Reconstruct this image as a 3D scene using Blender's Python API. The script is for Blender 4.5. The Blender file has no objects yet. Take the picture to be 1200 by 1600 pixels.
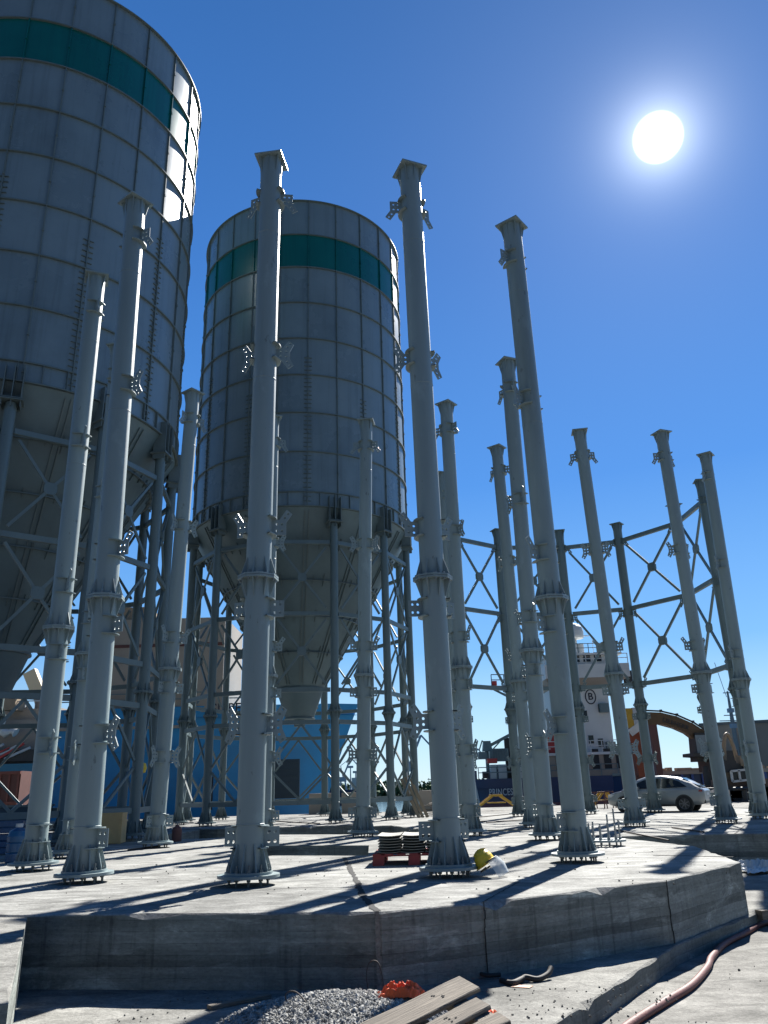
import bpy, math, random
from math import sin, cos, pi, radians as R_, sqrt, atan2
from mathutils import Vector, Matrix, Euler
from mathutils.geometry import tessellate_polygon
random.seed(7)
scene = bpy.context.scene
col = scene.collection

# ------------------------------------------------------------------ camera
EYE = 2.46
FPX, PITCH, ROLL = 1224.48, R_(19.537), R_(1.653)
cd = bpy.data.cameras.new('camera')
cam = bpy.data.objects.new('camera', cd); col.objects.link(cam)
cd.sensor_fit = 'AUTO'; cd.sensor_width = 36.0
cd.lens = FPX / 1600 * 36.0
cd.clip_start = 0.1; cd.clip_end = 20000
cam.matrix_world = Matrix.Translation((0, 0, EYE)) @ Matrix.Rotation(pi/2 + PITCH, 4, 'X') @ Matrix.Rotation(-ROLL, 4, 'Z')
scene.camera = cam

def ray(px, py):
    X2, Y2 = px-600, 800-py
    X = X2*cos(ROLL)+Y2*sin(ROLL); Y = -X2*sin(ROLL)+Y2*cos(ROLL)
    return Vector((X, FPX*cos(PITCH)-Y*sin(PITCH), FPX*sin(PITCH)+Y*cos(PITCH)))
def at(px, py, y):                       # point seen at a photo pixel, y metres ahead
    r = ray(px, py); r = r*(y/r.y); return Vector((r.x, r.y, r.z+EYE))
def gz(px, py, z):                       # point seen at a photo pixel, at height z
    r = ray(px, py); r = r*((z-EYE)/r.z); return Vector((r.x, r.y, z))

# ------------------------------------------------------------------ world, sun, exposure
SUN = Vector((0.31252, 0.67645, 0.66689)).normalized()
SUN_EL = math.asin(SUN.z); SUN_AZ = atan2(SUN.x, SUN.y)
world = bpy.data.worlds.new('World'); scene.world = world; world.use_nodes = True
nt = world.node_tree; nt.nodes.clear()
def wn(t, **k):
    n = nt.nodes.new(t)
    for a, b in k.items(): setattr(n, a, b)
    return n
def wmath(op, a, b=None, clamp=False):
    n = wn('ShaderNodeMath', operation=op, use_clamp=clamp)
    for i, v in enumerate((a, b)):
        if v is None: continue
        if isinstance(v, (int, float)): n.inputs[i].default_value = v
        else: nt.links.new(v, n.inputs[i])
    return n.outputs[0]
sky = wn('ShaderNodeTexSky', sky_type='NISHITA', sun_disc=False, sun_elevation=SUN_EL, sun_rotation=SUN_AZ,
         altitude=0, air_density=1.0, dust_density=0.35, ozone_density=3.0)
hsv = wn('ShaderNodeHueSaturation'); hsv.inputs['Saturation'].default_value = 1.2; hsv.inputs['Value'].default_value = 1.0
nt.links.new(sky.outputs[0], hsv.inputs['Color'])
bg = wn('ShaderNodeBackground'); bg.inputs['Strength'].default_value = 0.05*0.05
nt.links.new(hsv.outputs[0], bg.inputs['Color'])
tc = wn('ShaderNodeTexCoord')
# clear-day blue by height above the horizon, added to the physical sky
sep = wn('ShaderNodeSeparateXYZ'); nt.links.new(tc.outputs['Generated'], sep.inputs[0])
elr = wn('ShaderNodeValToRGB'); nt.links.new(sep.outputs['Z'], elr.inputs[0])
SKYC = [(0.0, (.56, .72, .80)), (0.05, (.42, .64, .80)), (0.16, (.165, .40, .76)), (0.36, (.060, .230, .62)), (0.60, (.036, .152, .46)), (0.85, (.022, .10, .31)), (1.0, (.02, .085, .26))]
while len(elr.color_ramp.elements) < len(SKYC): elr.color_ramp.elements.new(0.5)
for e_, (p_, c_) in zip(elr.color_ramp.elements, SKYC): e_.position = p_; e_.color = (*c_, 1)
bg3 = wn('ShaderNodeBackground')
nt.links.new(elr.outputs[0], bg3.inputs['Color'])
dot = wn('ShaderNodeVectorMath', operation='DOT_PRODUCT'); dot.inputs[1].default_value = SUN
nt.links.new(tc.outputs['Generated'], dot.inputs[0])
ang = wmath('ARCCOSINE', wmath('MINIMUM', dot.outputs['Value'], 1.0))
away = wn('ShaderNodeMapRange', interpolation_type='SMOOTHSTEP')
for i, v in ((1, R_(38)), (2, R_(100)), (3, 0.46), (4, 0.165)): away.inputs[i].default_value = v
nt.links.new(ang, away.inputs[0]); nt.links.new(away.outputs[0], bg3.inputs['Strength'])
disc = wn('ShaderNodeMapRange', interpolation_type='SMOOTHSTEP')
for i, v in ((1, R_(1.6)), (2, R_(0.7)), (3, 0.0), (4, 4.0)): disc.inputs[i].default_value = v
nt.links.new(ang, disc.inputs[0])
aur = wmath('MULTIPLY', wmath('EXPONENT', wmath('MULTIPLY', ang, -1/R_(1.35))), 0.65)
aur2 = wmath('MULTIPLY', wmath('EXPONENT', wmath('MULTIPLY', ang, -1/R_(10.0))), 0.040)
tot = wmath('ADD', wmath('ADD', disc.outputs[0], aur), aur2)
bg2 = wn('ShaderNodeBackground'); bg2.inputs['Color'].default_value = (0.90, 0.97, 1.0, 1)
nt.links.new(tot, bg2.inputs['Strength'])
add = wn('ShaderNodeAddShader'); out = wn('ShaderNodeOutputWorld')
add0 = wn('ShaderNodeAddShader'); nt.links.new(bg.outputs[0], add0.inputs[0]); nt.links.new(bg3.outputs[0], add0.inputs[1])
nt.links.new(add0.outputs[0], add.inputs[0]); nt.links.new(bg2.outputs[0], add.inputs[1]); nt.links.new(add.outputs[0], out.inputs[0])

sl = bpy.data.lights.new('sun', 'SUN'); sl.energy = 5.0; sl.angle = R_(0.53); sl.color = (1.0, 0.965, 0.90)
so = bpy.data.objects.new('sun', sl); col.objects.link(so)
so.rotation_euler = SUN.to_track_quat('Z', 'Y').to_euler(); so.location = SUN*400
vs = scene.view_settings
vs.view_transform = 'Standard'; vs.look = 'None'; vs.exposure = 1.5; vs.gamma = 1.0
scene.display_settings.display_device = 'sRGB'
scene.cycles.max_bounces = 6; scene.cycles.diffuse_bounces = 3; scene.cycles.glossy_bounces = 3
scene.cycles.sample_clamp_indirect = 6

# ------------------------------------------------------------------ materials
MATS = {}
def mat(name, c, rough=0.5, metal=0.0, var=0.0, vscale=3.0, bump=0.0, bscale=40.0, spec=0.5, c2=None, stretch=None, coords='Object', rnd=False, scuff=0.0, trans=0.0, coat=0.0, stain=0.0, alpha=1.0):
    if name in MATS: return MATS[name]
    m = bpy.data.materials.new(name); m.use_nodes = True; t = m.node_tree; b = t.nodes['Principled BSDF']
    b.inputs['Base Color'].default_value = (*c, 1); b.inputs['Roughness'].default_value = rough
    b.inputs['Metallic'].default_value = metal; b.inputs['Specular IOR Level'].default_value = spec
    b.inputs['Transmission Weight'].default_value = trans; b.inputs['Coat Weight'].default_value = coat
    b.inputs['Alpha'].default_value = alpha
    L = t.links.new; N = t.nodes.new
    if var or bump or c2 or stain:
        tcn = N('ShaderNodeTexCoord'); src = tcn.outputs[coords]
        if rnd:
            oi = N('ShaderNodeObjectInfo'); va = N('ShaderNodeVectorMath'); va.operation = 'MULTIPLY_ADD'; va.inputs[1].default_value = (37, 53, 71); L(oi.outputs['Random'], va.inputs[0]); L(src, va.inputs[2]); src = va.outputs[0]
        raw = src
        if stretch:
            mp = N('ShaderNodeMapping'); mp.inputs['Scale'].default_value = stretch; L(src, mp.inputs[0]); src = mp.outputs[0]
    if var or c2:
        n1 = N('ShaderNodeTexNoise'); n1.inputs['Scale'].default_value = vscale; n1.inputs['Detail'].default_value = 7; n1.inputs['Roughness'].default_value = 0.62
        L(src, n1.inputs['Vector'])
        rp = N('ShaderNodeValToRGB'); rp.color_ramp.elements[0].position = 0.32; rp.color_ramp.elements[1].position = 0.7
        lo = [max(0, v*(1-var)) for v in c]; hi = [min(1, v*(1+var)) for v in c]
        if c2: lo = c2
        rp.color_ramp.elements[0].color = (*lo, 1); rp.color_ramp.elements[1].color = (*hi, 1)
        L(n1.outputs['Fac'], rp.inputs[0]); last = rp.outputs[0]
        if stain:
            n3 = N('ShaderNodeTexNoise'); n3.inputs['Scale'].default_value = vscale*0.35; n3.inputs['Detail'].default_value = 9; n3.inputs['Roughness'].default_value = 0.7
            L(src, n3.inputs['Vector'])
            r3 = N('ShaderNodeValToRGB'); r3.color_ramp.elements[0].position = 0.52; r3.color_ramp.elements[1].position = 0.66
            r3.color_ramp.elements[0].color = (1, 1, 1, 1); r3.color_ramp.elements[1].color = (1-stain,)*3+(1,)
            L(n3.outputs['Fac'], r3.inputs[0])
            mx = N('ShaderNodeMix'); mx.data_type = 'RGBA'; mx.blend_type = 'MULTIPLY'; mx.inputs[0].default_value = 1
            L(last, mx.inputs[6]); L(r3.outputs[0], mx.inputs[7]); last = mx.outputs[2]
        if scuff:
            mp2 = N('ShaderNodeMapping'); mp2.inputs['Scale'].default_value = (1, 1, .45); L(raw, mp2.inputs[0])
            for sc_, lo_, hi_, val in ((5.5, .66, .70, 1-scuff), (2.1, .62, .70, 1+scuff*.45), (17, .70, .73, 1-scuff*.8)):
                n4 = N('ShaderNodeTexNoise'); n4.inputs['Scale'].default_value = sc_; n4.inputs['Detail'].default_value = 5; n4.inputs['Roughness'].default_value = .6; L(mp2.outputs[0], n4.inputs['Vector'])
                r4 = N('ShaderNodeMapRange'); r4.inputs[1].default_value = lo_; r4.inputs[2].default_value = hi_; r4.inputs[3].default_value = 1; r4.inputs[4].default_value = val; L(n4.outputs['Fac'], r4.inputs[0])
                m4 = N('ShaderNodeMix'); m4.data_type = 'RGBA'; m4.blend_type = 'MULTIPLY'; m4.inputs[0].default_value = 1; L(last, m4.inputs[6]); L(r4.outputs[0], m4.inputs[7]); last = m4.outputs[2]
        L(last, b.inputs['Base Color'])
        rr = N('ShaderNodeMapRange'); rr.inputs[3].default_value = max(0.02, rough-0.07); rr.inputs[4].default_value = min(1, rough+0.1)
        L(n1.outputs['Fac'], rr.inputs[0]); L(rr.outputs[0], b.inputs['Roughness'])
    if bump:
        n2 = N('ShaderNodeTexNoise'); n2.inputs['Scale'].default_value = bscale; n2.inputs['Detail'].default_value = 6
        L(src, n2.inputs['Vector'])
        bp = N('ShaderNodeBump'); bp.inputs['Strength'].default_value = bump; bp.inputs['Distance'].default_value = 0.02
        L(n2.outputs['Fac'], bp.inputs['Height']); L(bp.outputs[0], b.inputs['Normal'])
    MATS[name] = m; return m

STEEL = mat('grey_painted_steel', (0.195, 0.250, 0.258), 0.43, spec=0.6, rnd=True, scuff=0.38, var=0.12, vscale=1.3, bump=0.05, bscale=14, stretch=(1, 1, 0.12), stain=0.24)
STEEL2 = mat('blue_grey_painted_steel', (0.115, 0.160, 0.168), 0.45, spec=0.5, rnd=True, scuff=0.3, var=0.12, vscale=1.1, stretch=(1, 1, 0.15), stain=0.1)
GALV = mat('zinc_bolt', (0.20, 0.22, 0.23), 0.4, metal=0.3, var=0.1)
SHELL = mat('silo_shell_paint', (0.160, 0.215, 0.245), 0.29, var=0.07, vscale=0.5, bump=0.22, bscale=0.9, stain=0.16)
TEAL = mat('teal_band_paint', (0.0, 0.105, 0.095), 0.30, var=0.08, vscale=0.5, bump=0.10, bscale=1.2)
def panel_wear(m):
    t = m.node_tree; N = t.nodes.new; L = t.links.new; b = t.nodes['Principled BSDF']; old = b.inputs['Base Color'].links[0].from_socket
    def mth(op, a, b_=None, c_=None):
        q = N('ShaderNodeMath'); q.operation = op
        for i, val in enumerate((a, b_, c_)):
            if val is None: continue
            if isinstance(val, (int, float)): q.inputs[i].default_value = val
            else: L(val, q.inputs[i])
        return q.outputs[0]
    tcn = N('ShaderNodeTexCoord'); sp = N('ShaderNodeSeparateXYZ'); L(tcn.outputs['Object'], sp.inputs[0])
    ia = mth('FLOOR', mth('MULTIPLY', mth('ADD', mth('ARCTAN2', sp.outputs['Y'], sp.outputs['X']), R_(81)), 12/pi)); iz = mth('FLOOR', mth('MULTIPLY', mth('SUBTRACT', sp.outputs['Z'], 17.42), 1/2.357))
    wnz = N('ShaderNodeTexWhiteNoise'); wnz.noise_dimensions = '1D'; L(mth('MULTIPLY_ADD', ia, 17.0, iz), wnz.inputs['W'])
    tone = mth('MULTIPLY_ADD', wnz.outputs['Value'], .12, .94)
    mp = N('ShaderNodeMapping'); mp.inputs['Scale'].default_value = (2.6, 2.6, .11); L(tcn.outputs['Object'], mp.inputs[0])
    n = N('ShaderNodeTexNoise'); n.inputs['Scale'].default_value = 1.6; n.inputs['Detail'].default_value = 7; n.inputs['Roughness'].default_value = .65; L(mp.outputs[0], n.inputs['Vector'])
    r = N('ShaderNodeMapRange'); r.inputs[1].default_value = .5; r.inputs[2].default_value = .72; r.inputs[3].default_value = 1; r.inputs[4].default_value = .78; L(n.outputs['Fac'], r.inputs[0])
    v = mth('MULTIPLY', tone, r.outputs[0])
    mx = N('ShaderNodeMix'); mx.data_type = 'RGBA'; mx.blend_type = 'MULTIPLY'; mx.inputs[0].default_value = 1; L(old, mx.inputs[6]); L(v, mx.inputs[7]); L(mx.outputs[2], b.inputs['Base Color'])
    ro = b.inputs['Roughness'].links[0].from_socket; L(mth('MULTIPLY_ADD', wnz.outputs['Value'], .08, mth('SUBTRACT', ro, .04)), b.inputs['Roughness'])
panel_wear(SHELL); panel_wear(TEAL)
SEAM = mat('silo_flange_paint', (0.12, 0.155, 0.155), 0.5, var=0.1)
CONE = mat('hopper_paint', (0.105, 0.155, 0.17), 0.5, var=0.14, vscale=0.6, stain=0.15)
DARK = mat('dark_void', (0.02, 0.022, 0.025), 0.8)
def concrete(name, c, dark=0.55, face=False, pits=0.5, bump=0.6):
    m = bpy.data.materials.new(name); m.use_nodes = True; t = m.node_tree; b = t.nodes['Principled BSDF']; N = t.nodes.new; L = t.links.new
    b.inputs['Roughness'].default_value = 0.93; b.inputs['Specular IOR Level'].default_value = 0.25
    tcn = N('ShaderNodeTexCoord')
    def noise(scale, st=(1, 1, 1), det=8, rough=.65, dist=0.0):
        mp = N('ShaderNodeMapping'); mp.inputs['Scale'].default_value = st; L(tcn.outputs['Object'], mp.inputs[0])
        n = N('ShaderNodeTexNoise'); n.inputs['Scale'].default_value = scale; n.inputs['Detail'].default_value = det; n.inputs['Roughness'].default_value = rough; n.inputs['Distortion'].default_value = dist
        L(mp.outputs[0], n.inputs['Vector']); return n.outputs['Fac']
    def ramp(f, p0, p1, v0, v1):
        r = N('ShaderNodeMapRange'); r.inputs[1].default_value = p0; r.inputs[2].default_value = p1; r.inputs[3].default_value = v0; r.inputs[4].default_value = v1; L(f, r.inputs[0]); return r.outputs[0]
    def mul(*fs):
        cur = fs[0]
        for f in fs[1:]:
            q = N('ShaderNodeMath'); q.operation = 'MULTIPLY'; L(cur, q.inputs[0]); L(f, q.inputs[1]); cur = q.outputs[0]
        return cur
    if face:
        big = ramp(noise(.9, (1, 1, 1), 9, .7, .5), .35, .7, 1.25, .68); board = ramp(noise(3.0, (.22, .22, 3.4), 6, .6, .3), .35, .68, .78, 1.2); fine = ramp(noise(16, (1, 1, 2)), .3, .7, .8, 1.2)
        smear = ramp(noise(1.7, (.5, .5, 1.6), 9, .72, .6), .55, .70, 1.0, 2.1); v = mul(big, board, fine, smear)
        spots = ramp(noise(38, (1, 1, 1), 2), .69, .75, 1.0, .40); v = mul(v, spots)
        sp = N('ShaderNodeSeparateXYZ'); L(tcn.outputs['Object'], sp.inputs[0])
        def mth(op, a, b_=None):
            q = N('ShaderNodeMath'); q.operation = op
            for i, val in enumerate((a, b_)):
                if val is None: continue
                if isinstance(val, (int, float)): q.inputs[i].default_value = val
                else: L(val, q.inputs[i])
            return q.outputs[0]
        zz = mth('DIVIDE', mth('ADD', sp.outputs['Z'], mth('MULTIPLY', noise(1.3, (1, 1, .2), 3), .035)), .128)
        wnz = N('ShaderNodeTexWhiteNoise'); wnz.noise_dimensions = '1D'; L(mth('FLOOR', zz), wnz.inputs['W'])
        tone = ramp(wnz.outputs['Value'], 0, 1, .74, 1.2)
        edge = mth('PINGPONG', zz, .5)
        line = ramp(edge, 0.0, .045, .55, 1.0); gate = ramp(noise(2.2, (1, 1, .4), 5), .45, .55, 0.0, 1.0)
        line2 = mth('ADD', mth('MULTIPLY', line, gate), mth('SUBTRACT', 1.0, gate))
        drip = ramp(noise(4.5, (2.2, 2.2, .16), 6, .6), .55, .72, 1.0, .62)
        v = mul(v, tone, line2, drip)
    else:
        big = ramp(noise(.55, (1, 1, 1), 9, .68, .4), .36, .66, 1.2, .56); med = ramp(noise(2.6, (.6, 1.2, 1), 9, .72, .5), .38, .64, 1.2, .60); fine = ramp(noise(24), .3, .7, .70, 1.24)
        spots = ramp(noise(14, (1, 1, 1), 4, .6), .665, .72, 1.0, pits); crk = ramp(noise(1.1, (1.0, 3.2, 1), 9, .6, 1.4), .493, .503, 0, 1)
        crk2 = N('ShaderNodeMath'); crk2.operation = 'PINGPONG'; crk2.inputs[1].default_value = 1.0; L(crk, crk2.inputs[0])
        v = mul(big, med, fine, spots)
    rgb = N('ShaderNodeMix'); rgb.data_type = 'RGBA'; rgb.blend_type = 'MULTIPLY'; rgb.inputs[0].default_value = 1; rgb.inputs[6].default_value = (*c, 1)
    L(v, rgb.inputs[7]); L(rgb.outputs[2], b.inputs['Base Color'])
    n2 = noise(9 if face else 5.5, (.5, .5, 2.2) if face else (1, 1, 1), 10, .7); n3 = noise(45, (1, 1, 1), 4)
    ad = N('ShaderNodeMath'); ad.operation = 'MULTIPLY_ADD'; ad.inputs[1].default_value = .35; L(n3, ad.inputs[0]); L(n2, ad.inputs[2])
    bp = N('ShaderNodeBump'); bp.inputs['Strength'].default_value = bump; bp.inputs['Distance'].default_value = 0.03; L(ad.outputs[0], bp.inputs['Height']); L(bp.outputs[0], b.inputs['Normal'])
    return m
CONC = concrete('slab_top_concrete', (0.252, 0.252, 0.238))  # mottled base concrete for the slab tops
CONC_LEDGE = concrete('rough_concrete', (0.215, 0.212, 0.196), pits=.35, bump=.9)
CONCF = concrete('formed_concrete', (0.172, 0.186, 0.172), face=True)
GROUNDM = concrete('quay_concrete', (0.208, 0.203, 0.187), pits=.4, bump=.8)
JOINT = mat('dark_joint', (0.011, 0.011, 0.011), 0.95, var=0.3)
GRAVEL = mat('gravel_stone', (0.26, 0.258, 0.245), 0.9, var=0.75, vscale=16)
TIMBER = mat('weathered_timber', (0.20, 0.172, 0.138), 0.8, c2=(0.085, 0.07, 0.055), var=0.1, vscale=5, stretch=(0.5, 9, 9), bump=0.5, bscale=12, rnd=True, stain=0.35)
PLY = mat('plywood', (0.55, 0.36, 0.16), 0.7, var=0.12, vscale=2)
PALE = mat('pale_timber', (0.32, 0.25, 0.165), 0.75, var=0.15, vscale=2, stretch=(4, 4, 0.5))
ORANGE = mat('orange_plastic', (0.70, 0.10, 0.015), 0.55, var=0.15, vscale=6, bump=0.4, bscale=8)
HOSE = mat('pink_hose_rubber', (0.10, 0.024, 0.020), 0.65, var=0.25, vscale=5, bump=0.2)
RUST = mat('rusty_wire', (0.05, 0.04, 0.035), 0.7, metal=0.3)
BELT = mat('black_belt', (0.025, 0.022, 0.02), 0.7, var=0.3)
REDP = mat('red_pallet_paint', (0.27, 0.035, 0.035), 0.6, var=0.2, vscale=5)
SHEET = mat('grey_plate', (0.22, 0.21, 0.18), 0.6, var=0.15)
YEL = mat('yellow_plastic', (0.72, 0.50, 0.03), 0.4, var=0.05)
VISOR = mat('clear_visor', (0.7, 0.75, 0.76), 0.3, alpha=0.55)
FILM = mat('white_film', (0.5, 0.52, 0.52), 0.35, var=0.1)
WATER = mat('harbour_water_surface', (0.03, 0.07, 0.09), 0.12, bump=0.5, bscale=0.6)
CARP = mat('car_paint', (0.21, 0.225, 0.23), 0.3, metal=0.0, coat=0.6)
GLASS = mat('dark_glass', (0.012, 0.016, 0.02), 0.06)
TYRE = mat('tyre_rubber', (0.015, 0.015, 0.016), 0.8)
RIM = mat('rim_metal', (0.12, 0.12, 0.13), 0.35, metal=0.7)
LAMP = mat('tail_lamp', (0.25, 0.01, 0.01), 0.2)
BLUEH = mat('bright_blue_hull', (0.003, 0.205, 0.45), 0.45, var=0.16, vscale=0.25, stain=0.12)
NAVY = mat('navy_hull', (0.012, 0.03, 0.085), 0.45, var=0.15, vscale=0.3)
BOOT = mat('purple_boot_topping', (0.13, 0.05, 0.06), 0.6, var=0.15)
WHITE = mat('white_ship_paint', (0.50, 0.51, 0.50), 0.5, var=0.1, vscale=0.3, stain=0.18)
BEIGE = mat('beige_ship_paint', (0.27, 0.235, 0.195), 0.6, var=0.1, vscale=0.3, stain=0.15)
TAN = mat('tan_paint', (0.27, 0.20, 0.13), 0.6, var=0.15, vscale=0.4)
REDS = mat('red_paint', (0.42, 0.035, 0.03), 0.5, var=0.1)
REDC = mat('faded_red_steel', (0.09, 0.032, 0.028), 0.65, var=0.2, vscale=0.8)
ORS = mat('rusty_orange_steel', (0.20, 0.050, 0.022), 0.65, var=0.2, vscale=0.5)
YELM = mat('machine_yellow', (0.42, 0.25, 0.02), 0.45, var=0.12, vscale=0.8, stain=0.15)
BLACKM = mat('black_machine', (0.025, 0.025, 0.025), 0.55)
WALLG = mat('grey_warehouse_wall', (0.36, 0.275, 0.22), 0.9, var=0.12, vscale=0.12, stain=0.15)
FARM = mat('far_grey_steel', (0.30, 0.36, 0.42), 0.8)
LEAF = mat('far_foliage', (0.055, 0.10, 0.045), 0.9, var=0.5, vscale=0.3)
BLUEJ = mat('blue_plastic', (0.014, 0.075, 0.17), 0.25, var=0.1)
CLOTHW = mat('white_tarpaulin', (0.55, 0.56, 0.54), 0.8, var=0.12, vscale=1)
LETW = mat('white_lettering', (0.42, 0.44, 0.45), 0.6)
LETD = mat('dark_lettering', (0.01, 0.015, 0.03), 0.6)

# ------------------------------------------------------------------ mesh builder
class MB:
    def __init__(s): s.v = []; s.f = []; s.sm = []; s.mi = []
    def _add(s, vs_, fs, smooth=False, mi=0):
        o = len(s.v); s.v += [tuple(v) for v in vs_]
        for f in fs:
            s.f.append(tuple(i+o for i in f)); s.sm.append(smooth); s.mi.append(mi)
    def box(s, c, d, M=None, mi=0, taper=(1, 1)):
        x, y, z = (q/2 for q in d); tx, ty = taper
        vs_ = [Vector((-x, -y, -z)), Vector((x, -y, -z)), Vector((x, y, -z)), Vector((-x, y, -z)),
               Vector((-x*tx, -y*ty, z)), Vector((x*tx, -y*ty, z)), Vector((x*tx, y*ty, z)), Vector((-x*tx, y*ty, z))]
        if M is not None: vs_ = [M @ v for v in vs_]
        c = Vector(c)
        s._add([v+c for v in vs_], [(3, 2, 1, 0), (4, 5, 6, 7), (0, 1, 5, 4), (1, 2, 6, 5), (2, 3, 7, 6), (3, 0, 4, 7)], False, mi)
        return s
    def beam(s, p0, p1, w, h, up=(0, 0, 1), mi=0):
        p0, p1 = Vector(p0), Vector(p1); d = (p1-p0).normalized(); u = Vector(up)
        if abs(d.dot(u)) > .98: u = Vector((1, 0, 0))
        a = d.cross(u).normalized(); b = a.cross(d).normalized()
        vs_ = [p+a*i*w/2+b*j*h/2 for p in (p0, p1) for i, j in ((-1, -1), (1, -1), (1, 1), (-1, 1))]
        s._add(vs_, [(3, 2, 1, 0), (4, 5, 6, 7), (0, 1, 5, 4), (1, 2, 6, 5), (2, 3, 7, 6), (3, 0, 4, 7)], False, mi); return s
    def cyl(s, p0, p1, r0, r1=None, seg=16, caps=True, mi=0, smooth=True):
        r1 = r0 if r1 is None else r1
        p0, p1 = Vector(p0), Vector(p1); d = (p1-p0).normalized()
        a = d.orthogonal().normalized(); 
        if abs(d.z) > .999: a = Vector((1, 0, 0))
        b = d.cross(a)
        ring = lambda p, r: [p+(a*cos(2*pi*i/seg)+b*sin(2*pi*i/seg))*r for i in range(seg)]
        s._add(ring(p0, r0)+ring(p1, r1), [(i, (i+1) % seg, seg+(i+1) % seg, seg+i) for i in range(seg)], smooth, mi)
        if caps:
            s._add(ring(p0, r0), [tuple(range(seg-1, -1, -1))], False, mi); s._add(ring(p1, r1), [tuple(range(seg))], False, mi)
        return s
    def lathe(s, prof, seg=32, c=(0, 0, 0), a0=0, a1=2*pi, smooth=True, mi=0):
        # prof: list of segments [(r,z),(r,z)..]; each consecutive pair gets its own vertices so edges stay crisp
        c = Vector(c); full = abs(a1-a0-2*pi) < 1e-6; n = seg if full else seg+1
        for (r0, z0), (r1, z1) in zip(prof, prof[1:]):
            vs_ = []
            for r, z in ((r0, z0), (r1, z1)):
                vs_ += [c+Vector((r*cos(a0+(a1-a0)*i/seg), r*sin(a0+(a1-a0)*i/seg), z)) for i in range(n)]
            s._add(vs_, [(i, (i+1) % n, n+(i+1) % n, n+i) for i in range(seg)], smooth, mi)
        return s
    def plate(s, poly, t, M, holes=(), mi=0):
        loops = [list(poly)]+[list(h) for h in holes]
        flat = [p for l in loops for p in l]
        tris = tessellate_polygon([[Vector((p[0], p[1], 0)) for p in l] for l in loops])
        n = len(flat)
        vs_ = [M @ Vector((p[0], p[1], sgn*t/2)) for sgn in (-1, 1) for p in flat]
        fs = [tuple(q) for q in tris]+[tuple(i+n for i in reversed(q)) for q in tris]
        o = 0
        for l in loops:
            m = len(l)
            fs += [(o+i, o+(i+1) % m, n+o+(i+1) % m, n+o+i) for i in range(m)]; o += m
        s._add(vs_, fs, False, mi); return s
    def tube(s, pts, r, seg=10, caps=True, mi=0, flat=1.0):
        pts = [Vector(p) for p in pts]; rings = []; n = len(pts); prev = None
        for i, p in enumerate(pts):
            d = (pts[min(i+1, n-1)]-pts[max(i-1, 0)]).normalized()
            a = d.cross(Vector((0, 0, 1))) if prev is None else prev-d*prev.dot(d)
            if a.length < 1e-4: a = d.orthogonal()
            a.normalize(); prev = a; b = d.cross(a)
            rr = r[i] if isinstance(r, (list, tuple)) else r
            rings.append([p+(a*cos(2*pi*k/seg)+b*sin(2*pi*k/seg)*flat)*rr for k in range(seg)])
        s._add([v for q in rings for v in q], [(i*seg+k, i*seg+(k+1) % seg, (i+1)*seg+(k+1) % seg, (i+1)*seg+k) for i in range(n-1) for k in range(seg)], True, mi)
        if caps: s._add(rings[0], [tuple(range(seg-1, -1, -1))], False, mi); s._add(rings[-1], [tuple(range(seg))], False, mi)
        return s
    def grid(s, P, smooth=True, mi=0):
        nr, nc = len(P), len(P[0])
        s._add([v for r in P for v in r], [(i*nc+j, i*nc+j+1, (i+1)*nc+j+1, (i+1)*nc+j) for i in range(nr-1) for j in range(nc-1)], smooth, mi); return s
    def prism(s, poly, z0, z1, mi=0, holes=(), side_mi=None):
        loops = [list(poly)]+[list(h) for h in holes]; flat = [p for l in loops for p in l]; n = len(flat)
        tris = tessellate_polygon([[Vector((p[0], p[1], 0)) for p in l] for l in loops])
        up = []
        for q in tris:
            a, b, c = (Vector(flat[i][:2]) for i in q)
            cr = (b-a).x*(c-a).y-(b-a).y*(c-a).x
            up.append(tuple(q) if cr > 0 else tuple(reversed(q)))
        s._add([(p[0], p[1], z1) for p in flat], up, False, mi)
        s._add([(p[0], p[1], z0) for p in flat], [tuple(reversed(q)) for q in up], False, mi)
        sm = mi if side_mi is None else side_mi
        for l in loops:
            m = len(l)
            s._add([(p[0], p[1], z0) for p in l]+[(p[0], p[1], z1) for p in l], [(i, (i+1) % m, m+(i+1) % m, m+i) for i in range(m)], False, sm)
        return s
    def mesh(s, name, mats):
        me = bpy.data.meshes.new(name); me.from_pydata(s.v, [], s.f)
        mats = mats if isinstance(mats, (list, tuple)) else [mats]
        for m in mats: me.materials.append(m)
        me.polygons.foreach_set('use_smooth', s.sm); me.polygons.foreach_set('material_index', s.mi); me.update(); return me
    def build(s, name, mats, parent=None, loc=None):
        return link(name, s.mesh(name, mats), parent, loc)

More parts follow.
